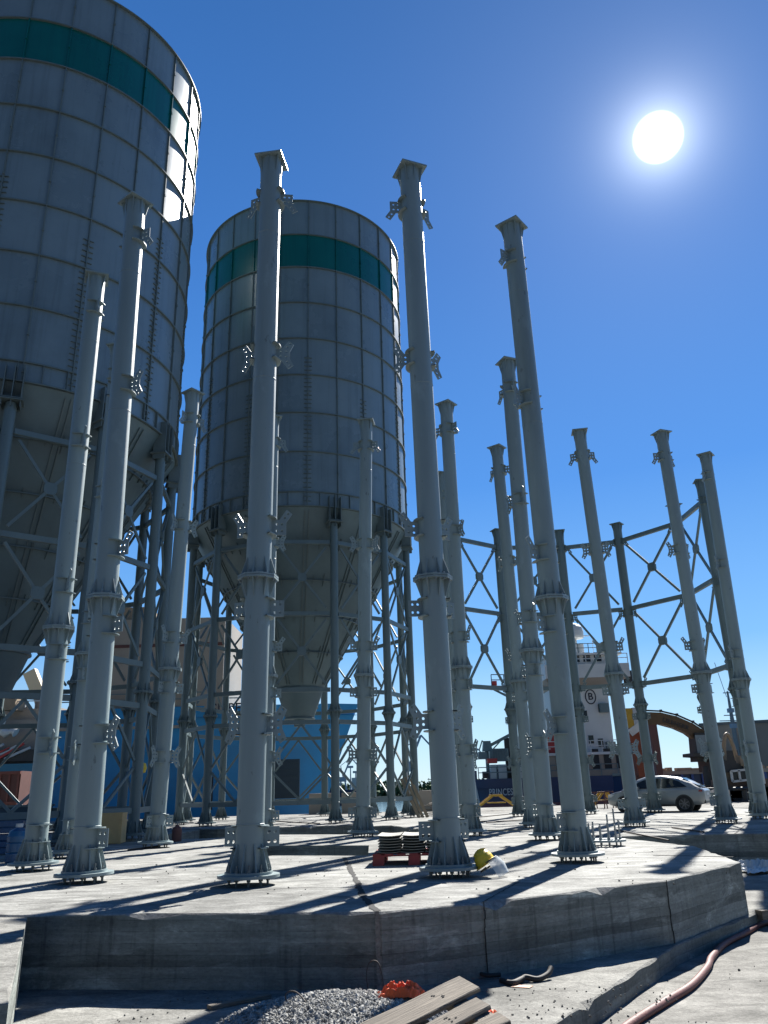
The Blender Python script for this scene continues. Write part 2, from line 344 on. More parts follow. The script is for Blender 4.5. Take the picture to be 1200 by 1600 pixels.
def link(name, me, parent=None, loc=None, rz=None, M=None):
    o = bpy.data.objects.new(name, me); col.objects.link(o)
    if parent is not None: o.parent = parent
    if M is not None: o.matrix_basis = M
    if loc is not None: o.location = loc
    if rz is not None: o.rotation_euler = (0, 0, rz)
    return o
def empty(name, loc=(0, 0, 0), rz=0):
    o = bpy.data.objects.new(name, None); col.objects.link(o); o.location = loc; o.rotation_euler = (0, 0, rz); o.empty_display_size = 0.3; return o
def tag(o, label, cat, group=None, kind=None):
    if label: o['label'] = label
    if cat: o['category'] = cat
    if group: o['group'] = group
    if kind: o['kind'] = kind
    return o
def struct(o): o['kind'] = 'structure'; return o
def text_mesh(txt, size, depth, M, name, m, parent):
    cu = bpy.data.curves.new('lettering', 'FONT'); cu.body = txt; cu.size = size; cu.extrude = depth; cu.align_x = 'CENTER'; cu.align_y = 'CENTER'; cu.space_character = 1.08; cu.offset = size*0.012
    ob = bpy.data.objects.new('lettering', cu); col.objects.link(ob)
    bpy.context.view_layer.update(); dg = bpy.context.evaluated_depsgraph_get()
    me = bpy.data.meshes.new_from_object(ob.evaluated_get(dg)); bpy.data.objects.remove(ob)
    me.materials.clear(); me.materials.append(m)
    me.transform(M); return link(name, me, parent)
def rotM(ax, a): return Matrix.Rotation(a, 4, ax)

# ------------------------------------------------------------------ ground, slabs, water
SL = 1.08; LEDGE = 0.25
def rough_poly(poly, amp=0.012, step=0.35):
    out_ = []
    n = len(poly)
    for i in range(n):
        a, b = Vector(poly[i]), Vector(poly[(i+1) % n]); L = (b-a).length; k = max(1, min(60, int(L/step)))
        for j in range(k):
            p = a.lerp(b, j/k)
            if j: p += Vector((random.gauss(0, amp), random.gauss(0, amp)))
            out_.append((p.x, p.y))
    return out_
def slab(name, poly, z0, z1, top, side, holes=(), bev=0.022, step=0.26, amp=0.008):
    """a poured block with a worn, slightly chipped arris"""
    b = MB(); P = rough_poly(poly, amp, step); n = len(P)
    area = sum(P[i][0]*P[(i+1) % n][1]-P[(i+1) % n][0]*P[i][1] for i in range(n))
    if area < 0: P.reverse()
    inn, arr, drop = [], [], []
    for i in range(n):
        p0, p1, p2 = Vector(P[i-1]), Vector(P[i]), Vector(P[(i+1) % n]); t = (p2-p0).normalized(); nrm = Vector((t.y, -t.x))
        k = bev*(0.6+1.1*random.random()**2)
        if random.random() < 0.09: k *= random.uniform(2, 4)
        inn.append(tuple(p1-nrm*k)); drop.append(k)
    loops = [inn]+[list(h) for h in holes]; flat = [p for l in loops for p in l]
    tris = tessellate_polygon([[Vector((p[0], p[1], 0)) for p in l] for l in loops]); up = []
    for q in tris:
        a, c, d = (Vector(flat[i]) for i in q); cr = (c-a).x*(d-a).y-(c-a).y*(d-a).x
        up.append(tuple(q) if cr > 0 else tuple(reversed(q)))
    b._add([(p[0], p[1], z1) for p in flat], up, False, 0)
    b._add([(p[0], p[1], z1) for p in inn]+[(P[i][0], P[i][1], z1-drop[i]*0.8) for i in range(n)], [(n+i, n+(i+1) % n, (i+1) % n, i) for i in range(n)], False, 0)
    b._add([(P[i][0], P[i][1], z1-drop[i]*0.8) for i in range(n)]+[(p[0], p[1], z0) for p in P], [(n+i, n+(i+1) % n, (i+1) % n, i) for i in range(n)], False, 1)
    for h in holes:
        m = len(h); b._add([(p[0], p[1], z1) for p in h]+[(p[0], p[1], z0) for p in h], [(i, (i+1) % m, m+(i+1) % m, m+i) for i in range(m)], False, 1)
    return b.build(name, [top, side])

g = MB()
g._add([(-160, 2.5, 0), (160, 2.5, 0), (160, 66, 0), (-160, 66, 0)], [(0, 1, 2, 3)])
ya = MB(); ya._add([(-160, -120, 0), (160, -120, 0), (160, 2.5, 0), (-160, 2.5, 0)], [(0, 1, 2, 3)]); struct(ya.build('unseen_dark_ground', mat('low_bounce_dark', (.05, .05, .05), .9, var=.2, vscale=2)))  # dark ground out of view, added to cut bounce onto camera-facing sides
g._add([(-160, 66, 0), (160, 66, 0), (160, 66, -4), (-160, 66, -4)], [(0, 1, 2, 3)])
struct(g.build('ground', GROUNDM))
w = MB(); w._add([(-6000, 64, -1.6), (6000, 64, -1.6), (6000, 9000, -1.6), (-6000, 9000, -1.6)], [(0, 1, 2, 3)])
struct(w.build('harbour_water', WATER))
# quay apron behind the excavation, level with the slabs
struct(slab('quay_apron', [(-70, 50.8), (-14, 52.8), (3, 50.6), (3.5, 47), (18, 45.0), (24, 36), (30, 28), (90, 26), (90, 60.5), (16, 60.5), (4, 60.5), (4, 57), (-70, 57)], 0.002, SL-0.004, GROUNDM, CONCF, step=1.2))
# foundation slab of the open column ring
f1 = [(-14, 13.6), (-7.2, 11.6), (-4.72, 11.12), (-0.27, 10.52), (-0.17, 10.50), (1.07, 11.03), (4.03, 12.85), (6.17, 15.31), (6.79, 19.28), (5.97, 23.4), (4.9, 28.0), (-0.4, 28.2), (-4.0, 29.9), (-9.5, 27.6), (-15, 24)]
pit = [(-3.6, 20.35), (-0.58, 19.23), (-0.66, 22.75), (-3.6, 23.9)]
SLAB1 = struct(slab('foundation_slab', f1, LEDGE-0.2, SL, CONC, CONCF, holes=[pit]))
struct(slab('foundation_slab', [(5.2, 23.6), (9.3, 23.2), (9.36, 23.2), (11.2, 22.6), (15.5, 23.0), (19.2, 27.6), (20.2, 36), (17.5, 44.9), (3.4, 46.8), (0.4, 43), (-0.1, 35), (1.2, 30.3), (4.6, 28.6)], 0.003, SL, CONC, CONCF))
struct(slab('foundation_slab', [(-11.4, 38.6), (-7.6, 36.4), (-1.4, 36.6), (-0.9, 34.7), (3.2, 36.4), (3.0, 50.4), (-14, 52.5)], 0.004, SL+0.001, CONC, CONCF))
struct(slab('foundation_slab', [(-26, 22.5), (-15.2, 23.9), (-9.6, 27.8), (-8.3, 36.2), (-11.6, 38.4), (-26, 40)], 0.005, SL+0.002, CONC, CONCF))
# lower ledge under the front slab
lp = [(-5.2, 5.0), (-1.4, 4.6), (0.62, 7.6), (1.52, 8.95), (4.03, 12.74), (6.21, 15.27), (9.4, 19.0), (9.4, 23.0), (6.2, 23.1), (6.0, 15.6), (3.9, 13.2), (1.0, 11.4), (-4.6, 11.5)]
struct(slab('concrete_ledge', lp, 0.001, LEDGE, CONC_LEDGE, CONCF, step=0.22, amp=0.006))
struct(slab('concrete_block', [(-4.68, 11.06), (-8, 11.9), (-8, 6.2), (-2.86, 6.6)], 0.006, SL-0.02, CONC_LEDGE, CONCF, step=0.25, amp=0.002, bev=.006))

def strip(name, pts, wdt, z, m, jit=0.01, par=None):
    b = MB(); L = []; Rr = []
    P = [Vector(p) for p in pts]; Q = []
    for a, c in zip(P, P[1:]):
        k = max(2, int((c-a).length/0.12))
        Q += [a.lerp(c, j/k) for j in range(k)]
    Q.append(P[-1])
    for i, p in enumerate(Q):
        t = (Q[min(i+1, len(Q)-1)]-Q[max(i-1, 0)]).normalized(); nn = Vector((-t.y, t.x))
        wv = wdt*(0.55+0.8*random.random())/2
        p = p+nn*random.gauss(0, jit)
        L.append((*(p+nn*wv), z)); Rr.append((*(p-nn*wv), z))
    n = len(L); b._add(L+Rr, [(n+i, n+i+1, i+1, i) for i in range(n-1)])
    return struct(b.build(name, m, par))
for pts, wd in (([(-0.22, 10.56), (-0.46, 12.1), (-0.62, 14.0), (-1.1, 18.9)], 0.09), ([(1.12, 11.1), (1.9, 13.2)], 0.02), ([(5.2, 17.2), (6.45, 16.3)], 0.10),
                ([(2.2, 13.6), (4.0, 12.95)], 0.02), ([(1.6, 17.4), (5.4, 17.9)], 0.03), ([(-5.3, 12.2), (-1.4, 13.3), (-0.5, 13.1)], 0.02), ([(2.6, 30.4), (9.6, 27.2), (11.0, 24.0)], 0.05),
                ([(-10.5, 16.5), (-4.0, 15.2), (-1.2, 16.0)], 0.02), ([(9.36, 23.25), (11.4, 27.4), (10.2, 33)], 0.05), ([(6.0, 26.2), (9.4, 24.7)], 0.04), ([(4.2, 38), (9, 33.6), (12, 35.5)], 0.05), ([(12.2, 29.5), (15.6, 27.5)], 0.04)):
    strip('slab_joint', pts, wd, SL+0.006, JOINT)
# vertical pour joints on the front face
for (x, y, wx) in ((-0.22, 10.50, 0.05), (1.12, 11.055, 0.009), (4.03, 12.845, 0.009)):
    jb = MB(); 
    for k in range(9):
        z = LEDGE+0.02+(SL-LEDGE-0.06)*k/8.0
        jb.box((x+random.gauss(0, .004), y-0.004, z), (wx*(.7+.6*random.random()), 0.012, 0.10))
    struct(jb.build('pour_joint', JOINT if wx < .04 else CONC_LEDGE))

# ------------------------------------------------------------------ the columns
PZ = 1.20; H = 14.55; HF = 4.957; RT = 0.228
BL = [(0.60, 'sq'), (2.38, 'x'), (4.40, 'sq'), (5.94, 'up'), (9.63, 'x'), (13.50, 'down')]
def hole(u, v, r=0.026, n=8): return [(u+r*cos(2*pi*i/n), v+r*sin(2*pi*i/n)) for i in range(n)]
def bracket_shape(kind):
    if kind == 'sq': return [(.19, -.15), (.48, -.15), (.48, .15), (.19, .15)], [hole(u, v) for u in (.31, .41) for v in (-.075, .075)]
    if kind == 'x':
        return [(.19, -.13), (.33, -.13), (.46, -.32), (.57, -.24), (.49, -.07), (.49, .07), (.57, .24), (.46, .32), (.33, .13), (.19, .13)], \
            [hole(.31, .05), (hole(.31, -.05)), hole(.42, .06), hole(.42, -.06), hole(.44, .17), hole(.50, .25), hole(.44, -.17), hole(.50, -.25)]
    s = 1 if kind == 'up' else -1
    p = [(.19, -.15), (.49, -.15), (.49, .10), (.60, .27), (.49, .35), (.36, .15), (.19, .15)]
    q = [hole(.31, -.07), hole(.41, -.07), hole(.31, .06), hole(.41, .06), hole(.46, .19), hole(.52, .27)]
    if s < 0: p = [(a, -b) for a, b in reversed(p)]; q = [[(a, -b) for a, b in h] for h in q]
    return p, q
def column_parts(rt, h, hf, m, nb=10, brackets=True, cap=True, box_cap=False):
    """list of (name, mesh, local matrix, sub?) for one column; +x is the outward radius of its ring"""
    out_ = []
    ms = MB().cyl((0, 0, .05), (0, 0, hf-.03), rt, seg=36, caps=False).lathe([(rt, .78), (rt+.008, .785), (rt+.008, .80), (rt, .805)], 36)
    out_.append(('lower_shaft', ms.mesh('lower_shaft', m), Matrix()))
    mu = MB().cyl((0, 0, hf+.03), (0, 0, h-.03), rt, seg=36, caps=False)
    for zz in (h*.62, h*.86): mu.lathe([(rt, zz-.012), (rt+.005, zz-.004), (rt+.005, zz+.004), (rt, zz+.012)], 36)
    out_.append(('upper_shaft', mu.mesh('upper_shaft', m), Matrix()))
    bp = MB().lathe([(rt-.05, 0), (.50, 0), (.50, .045), (.385, .045), (.385, .085), (rt, .085)], 40)
    out_.append(('base_plate', bp.mesh('base_plate', m), Matrix()))
    bolt = MB().cyl((0, 0, -.15), (0, 0, .20), .017, seg=8).cyl((0, 0, .085), (0, 0, .125), .034, seg=6, smooth=False).cyl((0, 0, -.045), (0, 0, -.002), .036, seg=6, smooth=False).cyl((0, 0, -.15), (0, 0, -.135), .045, seg=10).mesh('anchor_bolt', mat('dull_bolt', (.12, .14, .145), .5, metal=.2))
    fin = MB().plate([(rt-.01, .085), (rt+.135, .085), (rt+.135, .13), (rt+.02, .50), (rt-.01, .50)], .016, rotM('X', pi/2)).mesh('base_fin', m)
    for k in range(nb):
        a = 2*pi*(k+.5)/nb
        out_.append(('anchor_bolt', bolt, rotM('Z', a) @ Matrix.Translation((rt+.095, 0, 0))))
        out_.append(('base_fin', fin, rotM('Z', 2*pi*k/nb)))
    fl = MB()
    oct_ = [(.37*cos(pi/8+pi*i/4), .37*sin(pi/8+pi*i/4)) for i in range(8)]
    for z in (-.022, .022): fl.plate(oct_, .036, Matrix.Translation((0, 0, hf+z)))
    out_.append(('splice_flange', fl.mesh('splice_flange', m), Matrix()))
    fb = MB().cyl((.315, 0, hf-.075), (.315, 0, hf+.075), .022, seg=6, smooth=False).mesh('flange_bolt', GALV)
    for k in range(nb+(2 if nb == 10 else 0)):
        out_.append(('flange_bolt', fb, rotM('Z', 2*pi*(k+.5)/(nb+(2 if nb == 10 else 0)))))
    ff = MB()
    for k in range(8):
        for s in (1, -1):
            ff.plate([(rt-.01, hf+s*.04), (rt+.11, hf+s*.04), (rt+.10, hf+s*.08), (rt+.008, hf+s*.36), (rt-.01, hf+s*.36)], .014, rotM('Z', 2*pi*k/8) @ rotM('X', pi/2))
    out_.append(('flange_fins', ff.mesh('flange_fins', m), Matrix()))
    if cap:
        cp = MB().box((0, 0, h-.018), (.60, .60, .036))
        out_.append(('cap_plate', cp.mesh('cap_plate', m), Matrix()))
        cf = MB()
        for k in range(8):
            rr = .27 if k % 2 == 0 else .32
            cf.plate([(rt-.01, h-.036), (rr, h-.036), (rr-.01, h-.07), (rt+.006, h-.42), (rt-.01, h-.42)], .014, rotM('Z', 2*pi*k/8) @ rotM('X', pi/2))
        out_.append(('cap_fins', cf.mesh('cap_fins', m), Matrix()))
    if brackets:
        for z, kind in BL:
            p, q = bracket_shape(kind); me = MB().plate(p, .022, rotM('X', pi/2), q).mesh('gusset_plate', m)
            cl = MB()
            for s in (1, -1):
                for zz in (-.165, .165):
                    a = s*R_(105); cl.lathe([(rt-.01, zz-.009), (rt+.085, zz-.009), (rt+.085, zz+.009), (rt-.01, zz+.009)], 12, a0=a-R_(52), a1=a+R_(52), c=(0, 0, z))
            cme = cl.mesh('collar', m)
            out_.append(('collar', cme, Matrix()))
            for s in (1, -1): out_.append(('gusset_plate', me, Matrix.Translation((0, 0, z)) @ rotM('Z', s*R_(105))))
    return out_
COLP = column_parts(RT, H, HF, STEEL)
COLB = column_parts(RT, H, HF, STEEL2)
def put_parts(parts, parent):
    for n, me, M in parts: link(n, me, parent, M=M)
def free_column(x, y, phi, label, dx=0.0, dy=0.0):
    o = empty('steel_column', (x, y, PZ))
    Z = Vector((dx, dy, H)).normalized(); X = Vector((cos(R_(phi)), sin(R_(phi)), 0)); X = (X-Z*X.dot(Z)).normalized(); Y = Z.cross(X)
    o.matrix_world = Matrix.Translation((x, y, PZ)) @ Matrix((X, Y, Z)).transposed().to_4x4()
    tag(o, label, 'column', 'free standing steel columns'); put_parts(COLP, o); return o
free_column(-2.35, 13.84, -98, 'tall grey column on the front slab, standing before the smaller silo with its top above that silo', .067)
free_column(0.91, 14.25, -68, 'tall grey column with the yellow hard hat and the red pallet at its foot', -.104)
free_column(3.49, 16.22, -38, 'tall grey column beside the empty anchor ring, rightmost of the front row', -.076)
free_column(-5.44, 15.02, -128, 'tall grey column with a lit right edge, in front of the big silo, second from left', -.238)
free_column(-7.53, 17.81, -158, 'leftmost grey column, blue water jug behind its base, big silo behind it', -.066)
free_column(-8.14, 21.32, 172, 'column almost hidden directly behind the second column from the left')
free_column(-6.86, 24.41, 142, 'column whose square cap shows in the sky gap between the two silos', .30)
free_column(-4.07, 26.52, 112, 'column mostly hidden behind the tall column before the smaller silo')
free_column(-0.97, 27.04, 82, 'column in front of the right half of the smaller silo, standing beyond the pit', .387)
free_column(2.37, 25.81, 52, 'column just right of the smaller silo, close behind the column with the hard hat', .02)
free_column(4.15, 22.89, 22, 'column standing close behind and left of the rightmost front column', .092)
free_column(4.95, 29.84, -128, 'column seen between two nearer columns in line with the navy ship lettering', -.194)
free_column(8.16, 28.50, -98, 'column crossing the bonnet of the white car and the white ship bridge', -.271)
free_column(11.39, 28.86, -68, 'column rising just right of the tail of the white car', -.115)
free_column(13.70, 31.24, -38, 'rightmost column of all, near the right edge of the photo', .258)
free_column(2.74, 32.56, -158, 'column half hidden behind the one right of the smaller silo', -.1)

# braced half ring of the far group: one rigid frame
C2 = Vector((8.86, 35.03)); RR = 6.6
fr = empty('braced_column_frame', (C2.x, C2.y, PZ))
tag(fr, 'half ring of grey columns tied by beams and X braces, on the far slab behind the white car side', 'steel frame')
def ringp(c, a, r=RR): return Vector((c[0]+r*cos(R_(a)), c[1]+r*sin(R_(a))))
FA = [172, 142, 112, 82, 52, 22, -8]
FPOS = {112: (6.18, 40.97), 82: (9.67, 41.44), 52: (12.62, 40.50), 22: (14.75, 37.6), -8: (14.90, 34.35)}
def fpos(a):
    return Vector(FPOS[a])-C2 if a in FPOS else ringp((0, 0), a)
for a in FA:
    q = fpos(a); M0 = Matrix.Translation((q.x, q.y, 0)) @ rotM('Z', R_(a))
    root = None
    c0 = link('column', COLB[0][1], fr, M=M0 @ COLB[0][2])
    for n, me, M in COLB[1:]: link(n, me, c0, M=M)
def chord(a, b, r, z0, z1, inset=0.5):
    p, q = (fpos(a), fpos(b)) if r == RR else (ringp((0, 0), a, r), ringp((0, 0), b, r)); d = (q-p).normalized()
    p2, q2 = p+d*inset, q-d*inset; return Vector((p2.x, p2.y, z0)), Vector((q2.x, q2.y, z1))
def xbrace(parent, a, b, r, z0, z1, m, w=.11, hubname='brace_hub', ins=.42):
    for s in (0, 1):
        p, q = chord(a, b, r, z0+.28, z1-.28, ins) if s == 0 else chord(a, b, r, z1-.28, z0+.28, ins)
        t = (q-p).normalized(); off = Vector((-t.y, t.x, 0)).normalized()*(.012 if s else -.012)
        MB().beam(p+off, q+off, w*.75, w).build('cross_brace', m, parent)
    p, q = chord(a, b, r, (z0+z1)/2, (z0+z1)/2); c = (p+q)/2; d = (q-p).normalized()
    M = Matrix.Translation(c) @ Matrix(((d.x, 0, -d.y), (d.y, 0, d.x), (0, 1, 0))).to_4x4()
    MB().plate([(-.22, -.12), (-.12, -.22), (.12, -.22), (.22, -.12), (.22, .12), (.12, .22), (-.12, .22), (-.22, .12)], .13, M).build(hubname, m, parent)
for a, b in zip(FA[1:], FA[2:]):
    for z in (5.97, 9.85, 13.55):
        p, q = chord(a, b, RR, z, z, .26); MB().beam(p, q, .16, .20).build('tie_beam', STEEL2, fr)
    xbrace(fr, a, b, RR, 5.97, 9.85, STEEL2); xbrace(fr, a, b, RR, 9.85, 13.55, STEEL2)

# ------------------------------------------------------------------ silos
ROWS = [17.42, 19.74, 22.07, 24.41, 26.75, 29.13, 31.56, 33.88, 36.34]
def silo(cx, cy, rs, label, seam0):
    s = empty('storage_silo', (cx, cy, 0)); tag(s, label, 'silo', 'steel silos on legs')
    MB().lathe([(rs, 16.63), (rs, 31.56)], 144).lathe([(rs, 33.88), (rs, 36.34), (rs-.5, 36.36), (0.1, 36.9)], 144).build('shell', SHELL, s)
    MB().lathe([(rs, 31.56), (rs, 33.88)], 144).build('colour_band', TEAL, s)
    for z in [16.63]+ROWS:
        d = .10 if z < 36 else .14
        MB().lathe([(rs-.01, z-.025), (rs+d, z-.025), (rs+d, z+.025), (rs-.01, z+.025)], 144).build('hoop_flange', SEAM, s)
    for k in range(24):
        a = R_(seam0)+2*pi*k/24; M = rotM('Z', a); b = MB()
        for z0, z1 in zip([16.63]+ROWS, ROWS):
            bi = 1 if abs(z0-31.56) < .01 else 0
            b.box(M @ Vector((rs+.035, 0, (z0+z1)/2)), (.09, .045, z1-z0-.052), M.to_3x3().to_4x4(), bi)
            b.box(M @ Vector((rs+.05, 0, (z0+z1)/2)), (.12, .07, .10), M.to_3x3().to_4x4(), bi)
        if k % 2 == 0:
            z = 16.9
            while z < (25.6 if k % 4 == 0 else 23.6):
                b.box(M @ Vector((rs+.03, 0, z)), (.05, .42, .03), M.to_3x3().to_4x4()); z += .26
        b.build('vertical_seam', [SEAM, TEAL], s)
    skm = MB().box((rs+.05, 0, 17.02), (.10, .03, .72)).mesh('skirt_stiffener', SEAM)
    for k in range(48): link('skirt_stiffener', skm, s, rz=2*pi*k/48)
    # hopper
    r_at = lambda z: 1.33+(rs-.03-1.33)*(z-7.95)/(16.60-7.95)
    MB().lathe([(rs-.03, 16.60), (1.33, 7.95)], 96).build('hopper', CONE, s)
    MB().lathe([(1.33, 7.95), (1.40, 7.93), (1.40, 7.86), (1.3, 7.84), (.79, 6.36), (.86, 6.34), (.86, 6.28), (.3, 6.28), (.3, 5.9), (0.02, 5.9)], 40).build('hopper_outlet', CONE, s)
    for z in (14.95, 13.2, 11.45, 9.7):
        b = MB(); r = r_at(z); b.lathe([(r-.02, z), (r+.10, z-.04), (r+.10, z-.08), (r-.05, z-.06)], 96)
        n = int(r*11)
        for k in range(n):
            M = rotM('Z', 2*pi*k/n); L = .34 if k % 2 else .2
            b.box(M @ Vector((r+.0, 0, z-.02)), (.10, .022, L*2), M @ rotM('Y', R_(30)))
        b.build('hopper_ring', SEAM, s)
    for k in range(12):
        M = rotM('Z', R_(seam0)+2*pi*k/12)
        b = MB()
        for o in (-.11, .11): b.beam(M @ Vector((r_at(16.4)+.03, o, 16.4)), M @ Vector((r_at(8.1)+.03, o*.8, 8.1)), .04, .07)
        b.build('hopper_rib', SEAM, s)
    # legs
    RL = rs-.06; LH = 15.77-PZ
    for k in range(12):
        a = 22+30*k; q = ringp((0, 0), a, RL); M0 = Matrix.Translation((q.x, q.y, PZ)) @ rotM('Z', R_(a))
        c0 = link('leg', LEGP[0][1], s, M=M0)
        for n, me, M in LEGP[1:]: link(n, me, c0, M=M)
        bx = MB(); w_ = .62
        for sx in (-1, 0, 1): bx.box((.06 if sx else .10, sx*w_/2, LH+.60), (.52, .03, 1.64) if sx else (.44, .03, 1.64))
        bx.box((-.2, 0, LH+.60), (.02, w_, 1.64)).box((.05, 0, LH+.02), (.66, w_+.2, .035)).box((.05, 0, LH+.09), (.60, w_+.1, .03))
        bx.build('bearing_box', SEAM, c0)
    for k in range(12):
        a, b2 = 22+30*k, 52+30*k
        for z in (14.72, 10.95, 7.17, 5.65, 2.02):
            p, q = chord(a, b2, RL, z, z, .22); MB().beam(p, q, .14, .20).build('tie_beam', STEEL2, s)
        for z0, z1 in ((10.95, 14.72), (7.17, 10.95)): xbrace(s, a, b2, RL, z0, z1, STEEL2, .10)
        p, q = chord(a, b2, RL, 0, 0, .22); mid = (p+q)/2
        for zc, e in ((5.55, 1), (2.12, 1)):
            for e in (p, q):
                MB().beam(Vector((e.x, e.y, 3.6+(.12 if zc > 4 else -.12))), Vector((mid.x, mid.y, zc)), .08, .10).build('knee_brace', STEEL2, s)
    return s
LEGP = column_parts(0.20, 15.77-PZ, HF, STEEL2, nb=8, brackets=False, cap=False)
silo(-15.50, 30.70, 6.42, 'huge grey panelled silo with a teal band, cut by the left edge of the photo', -81)
silo(-5.02, 44.90, 6.36, 'smaller looking silo with a teal band, whole in the middle of the photo', -81)

# ------------------------------------------------------------------ items on the slab
def dirv(a): return Vector((cos(a), sin(a), 0))
# template ring of the missing column
t = empty('anchor_bolt_ring', (5.0, 20.1, SL)); tag(t, 'low round plate with upright threaded rods waiting for a column, beside the rightmost front column', 'anchor ring')
MB().lathe([(.20, .10), (.48, .10), (.48, .145), (.20, .145), (.20, .10)], 36).build('ring_plate', STEEL, t)
for k in range(12):
    a = 2*pi*k/12; MB().cyl((.36*cos(a), .36*sin(a), 0), (.36*cos(a), .36*sin(a), .42+.16*random.random()+(.25 if k in (1, 2) else 0)), .02, seg=8).cyl((.36*cos(a), .36*sin(a), .15), (.36*cos(a), .36*sin(a), .20), .038, seg=6, smooth=False).build('threaded_rod', GALV, t)

# red pallet and stacked plates
pc = Vector((0.42, 17.2)); pr = R_(-3)
pe = empty('red_pallet', (pc.x, pc.y, SL), pr); tag(pe, 'red wooden pallet under the stacked grey plates, left of the column with the hard hat', 'pallet')
for y in (-.6, 0, .6):
    MB().box((0, y, .175), (1.6, .14, .022)).build('runner', REDP, pe)
    for x in (-.69, 0, .69): MB().box((x, y, .0825), (.22, .14, .158)).build('block', REDP, pe)
for k in range(7): MB().box((-.72+k*.24, 0, .20), (.16, 1.36, .022)).build('deck_board', REDP, pe)
for c in range(3):
    for k in range(7):
        b = MB(); rows = []
        x0 = -.48+c*.48; z = SL+.212+.003+k*.05
        for th in (0, .012):
            G = []
            for i in range(9):
                u = i/8-.5; G.append([Vector((x0+u*.455, v*1.2, .016*abs(u*2)**1.8+th)) for v in (-.5, .5)])
            rows.append(G)
        b.grid(rows[0], True); b.grid(rows[1], True)
        for e in (0, 8):
            b._add([rows[0][e][0], rows[0][e][1], rows[1][e][1], rows[1][e][0]], [(0, 1, 2, 3)])
        for e in (0, 1):
            for i in range(8): b._add([rows[0][i][e], rows[0][i+1][e], rows[1][i+1][e], rows[1][i][e]], [(0, 1, 2, 3)])
        o = b.build('curved_plate', SHEET); o.location = (pc.x+random.gauss(0, .008), pc.y+random.gauss(0, .01), z); o.rotation_euler = (0, 0, pr+random.gauss(0, .015))
        tag(o, 'curved grey plate, %s of the %s stack on the red pallet' % (('lowest', 'second from the bottom', 'third from the bottom', 'in the middle', 'third from the top', 'second from the top', 'topmost')[k], ('left', 'middle', 'right')[c]), 'plate', 'curved plates stacked on the pallet')

# hard hat with face shield leaning on the base plate
hp = Vector((1.55, 14.05, SL))
hh = empty('hard_hat', hp, R_(-20)); tag(hh, 'yellow hard hat with clear face shield leaning on a column base plate', 'hard hat')
HM = Matrix.Translation((-.05, 0, .215)) @ rotM('Y', R_(-33)) @ Matrix.Scale(1.2, 4)
b = MB(); b.lathe([(.135, 0), (.133, .05), (.118, .10), (.088, .145), (.045, .17), (.001, .178)], 28); b.lathe([(.135, 0), (.165, -.012), (.165, -.02), (.13, -.01)], 28)
for o_ in (-.03, 0, .03): b.tube([(x, o_, .183-.9*x*x*4.6-abs(o_)*.2) for x in (-.09, -.05, 0, .05, .09)], .011, 6)
b.v = [tuple(HM @ Vector(v)) for v in b.v]; b.build('shell', YEL, hh)
b = MB(); G = []
for i in range(13):
    a = R_(-75+150*i/12); G.append([HM @ Vector((.165*cos(a)+.02, .15*sin(a), -.02)), HM @ Vector((.19*cos(a)+.03, .16*sin(a), -.13)), HM @ Vector((.17*cos(a)+.03, .13*sin(a), -.26))])
b.grid(G); b.build('face_shield', VISOR, hh)
b = MB(); b.tube([HM @ Vector((.17*cos(R_(a)), .155*sin(R_(a)), -.015)) for a in range(-80, 81, 10)], .012, 6); b.tube([HM @ Vector((.12*cos(R_(a)), .12*sin(R_(a)), -.06)) for a in range(90, 271, 15)], .014, 6); b.build('headband', BLACKM, hh)

# timber, box and jug at the left
bx = empty('plywood_box', at(171, 1300, 27.2)*1.0, R_(8)); bx.location.z = SL+.004; tag(bx, 'open topped pale plywood box standing between column feet at left', 'box')
for x, y, w_, d_ in ((0, -.42, .9, .02), (0, .42, .9, .02), (-.44, 0, .02, .82), (.44, 0, .02, .82)): MB().box((x, y, .47), (w_, d_, .9)).build('side_panel', PLY, bx)
for x in (-.40, .40): MB().box((x, -.445, .47), (.09, .03, .94)).build('corner_batten', PLY, bx)
MB().box((0, 0, .015), (.86, .8, .02)).build('bottom', PLY, bx)
jp = at(27, 1320, 20.2); jg = empty('water_jug', (jp.x, jp.y, SL+.002)); tag(jg, 'big blue plastic water jug standing behind the leftmost column base', 'jug')
MB().lathe([(0.01, 0), (.22, 0), (.24, .03), (.24, .2), (.225, .22), (.24, .24), (.24, .42), (.225, .44), (.24, .46), (.24, .58), (.20, .70), (.09, .76), (.075, .78)], 32).build('body', BLUEJ, jg)
MB().lathe([(.075, .775), (.085, .78), (.085, .86), (0.005, .862)], 20).build('cap', LETW, jg)
tb = at(8, 1325, 23.5); te = empty('blue_plastic_crate', (tb.x-.3, tb.y, SL+.003), R_(12)); tag(te, 'dark blue slatted plastic crate beside the water jug at the left edge', 'crate')
for k in range(5):
    for s in (-1, 1): MB().box((0, s*.5, .1+k*.17), (1.5, .04, .13)).build('slat', BLUEJ, te)
    for s in (-1, 1): MB().box((s*.75, 0, .1+k*.17), (.04, .96, .13)).build('end_slat', BLUEJ, te)
for sx in (-1, 1):
    for sy in (-1, 1): MB().box((sx*.71, sy*.462, .43), (.06, .035, .86)).build('corner_post', BLUEJ, te)

cy = at(277, 1292, 27.4); ce = empty('gas_cylinder', (cy.x, cy.y, SL+.002)); tag(ce, 'short dark red gas cylinder standing among the column feet behind the sky gap column', 'gas cylinder')
MB().lathe([(.005, 0), (.15, 0), (.16, .03), (.16, .34), (.13, .42), (.06, .47), (.05, .50)], 24).build('body', mat('dark_red_steel', (.10, .04, .035), .6), ce); MB().cyl((0, 0, .50), (0, 0, .60), .035, seg=10).cyl((-.08, 0, .56), (.08, 0, .56), .025, seg=8).build('valve', GALV, ce)
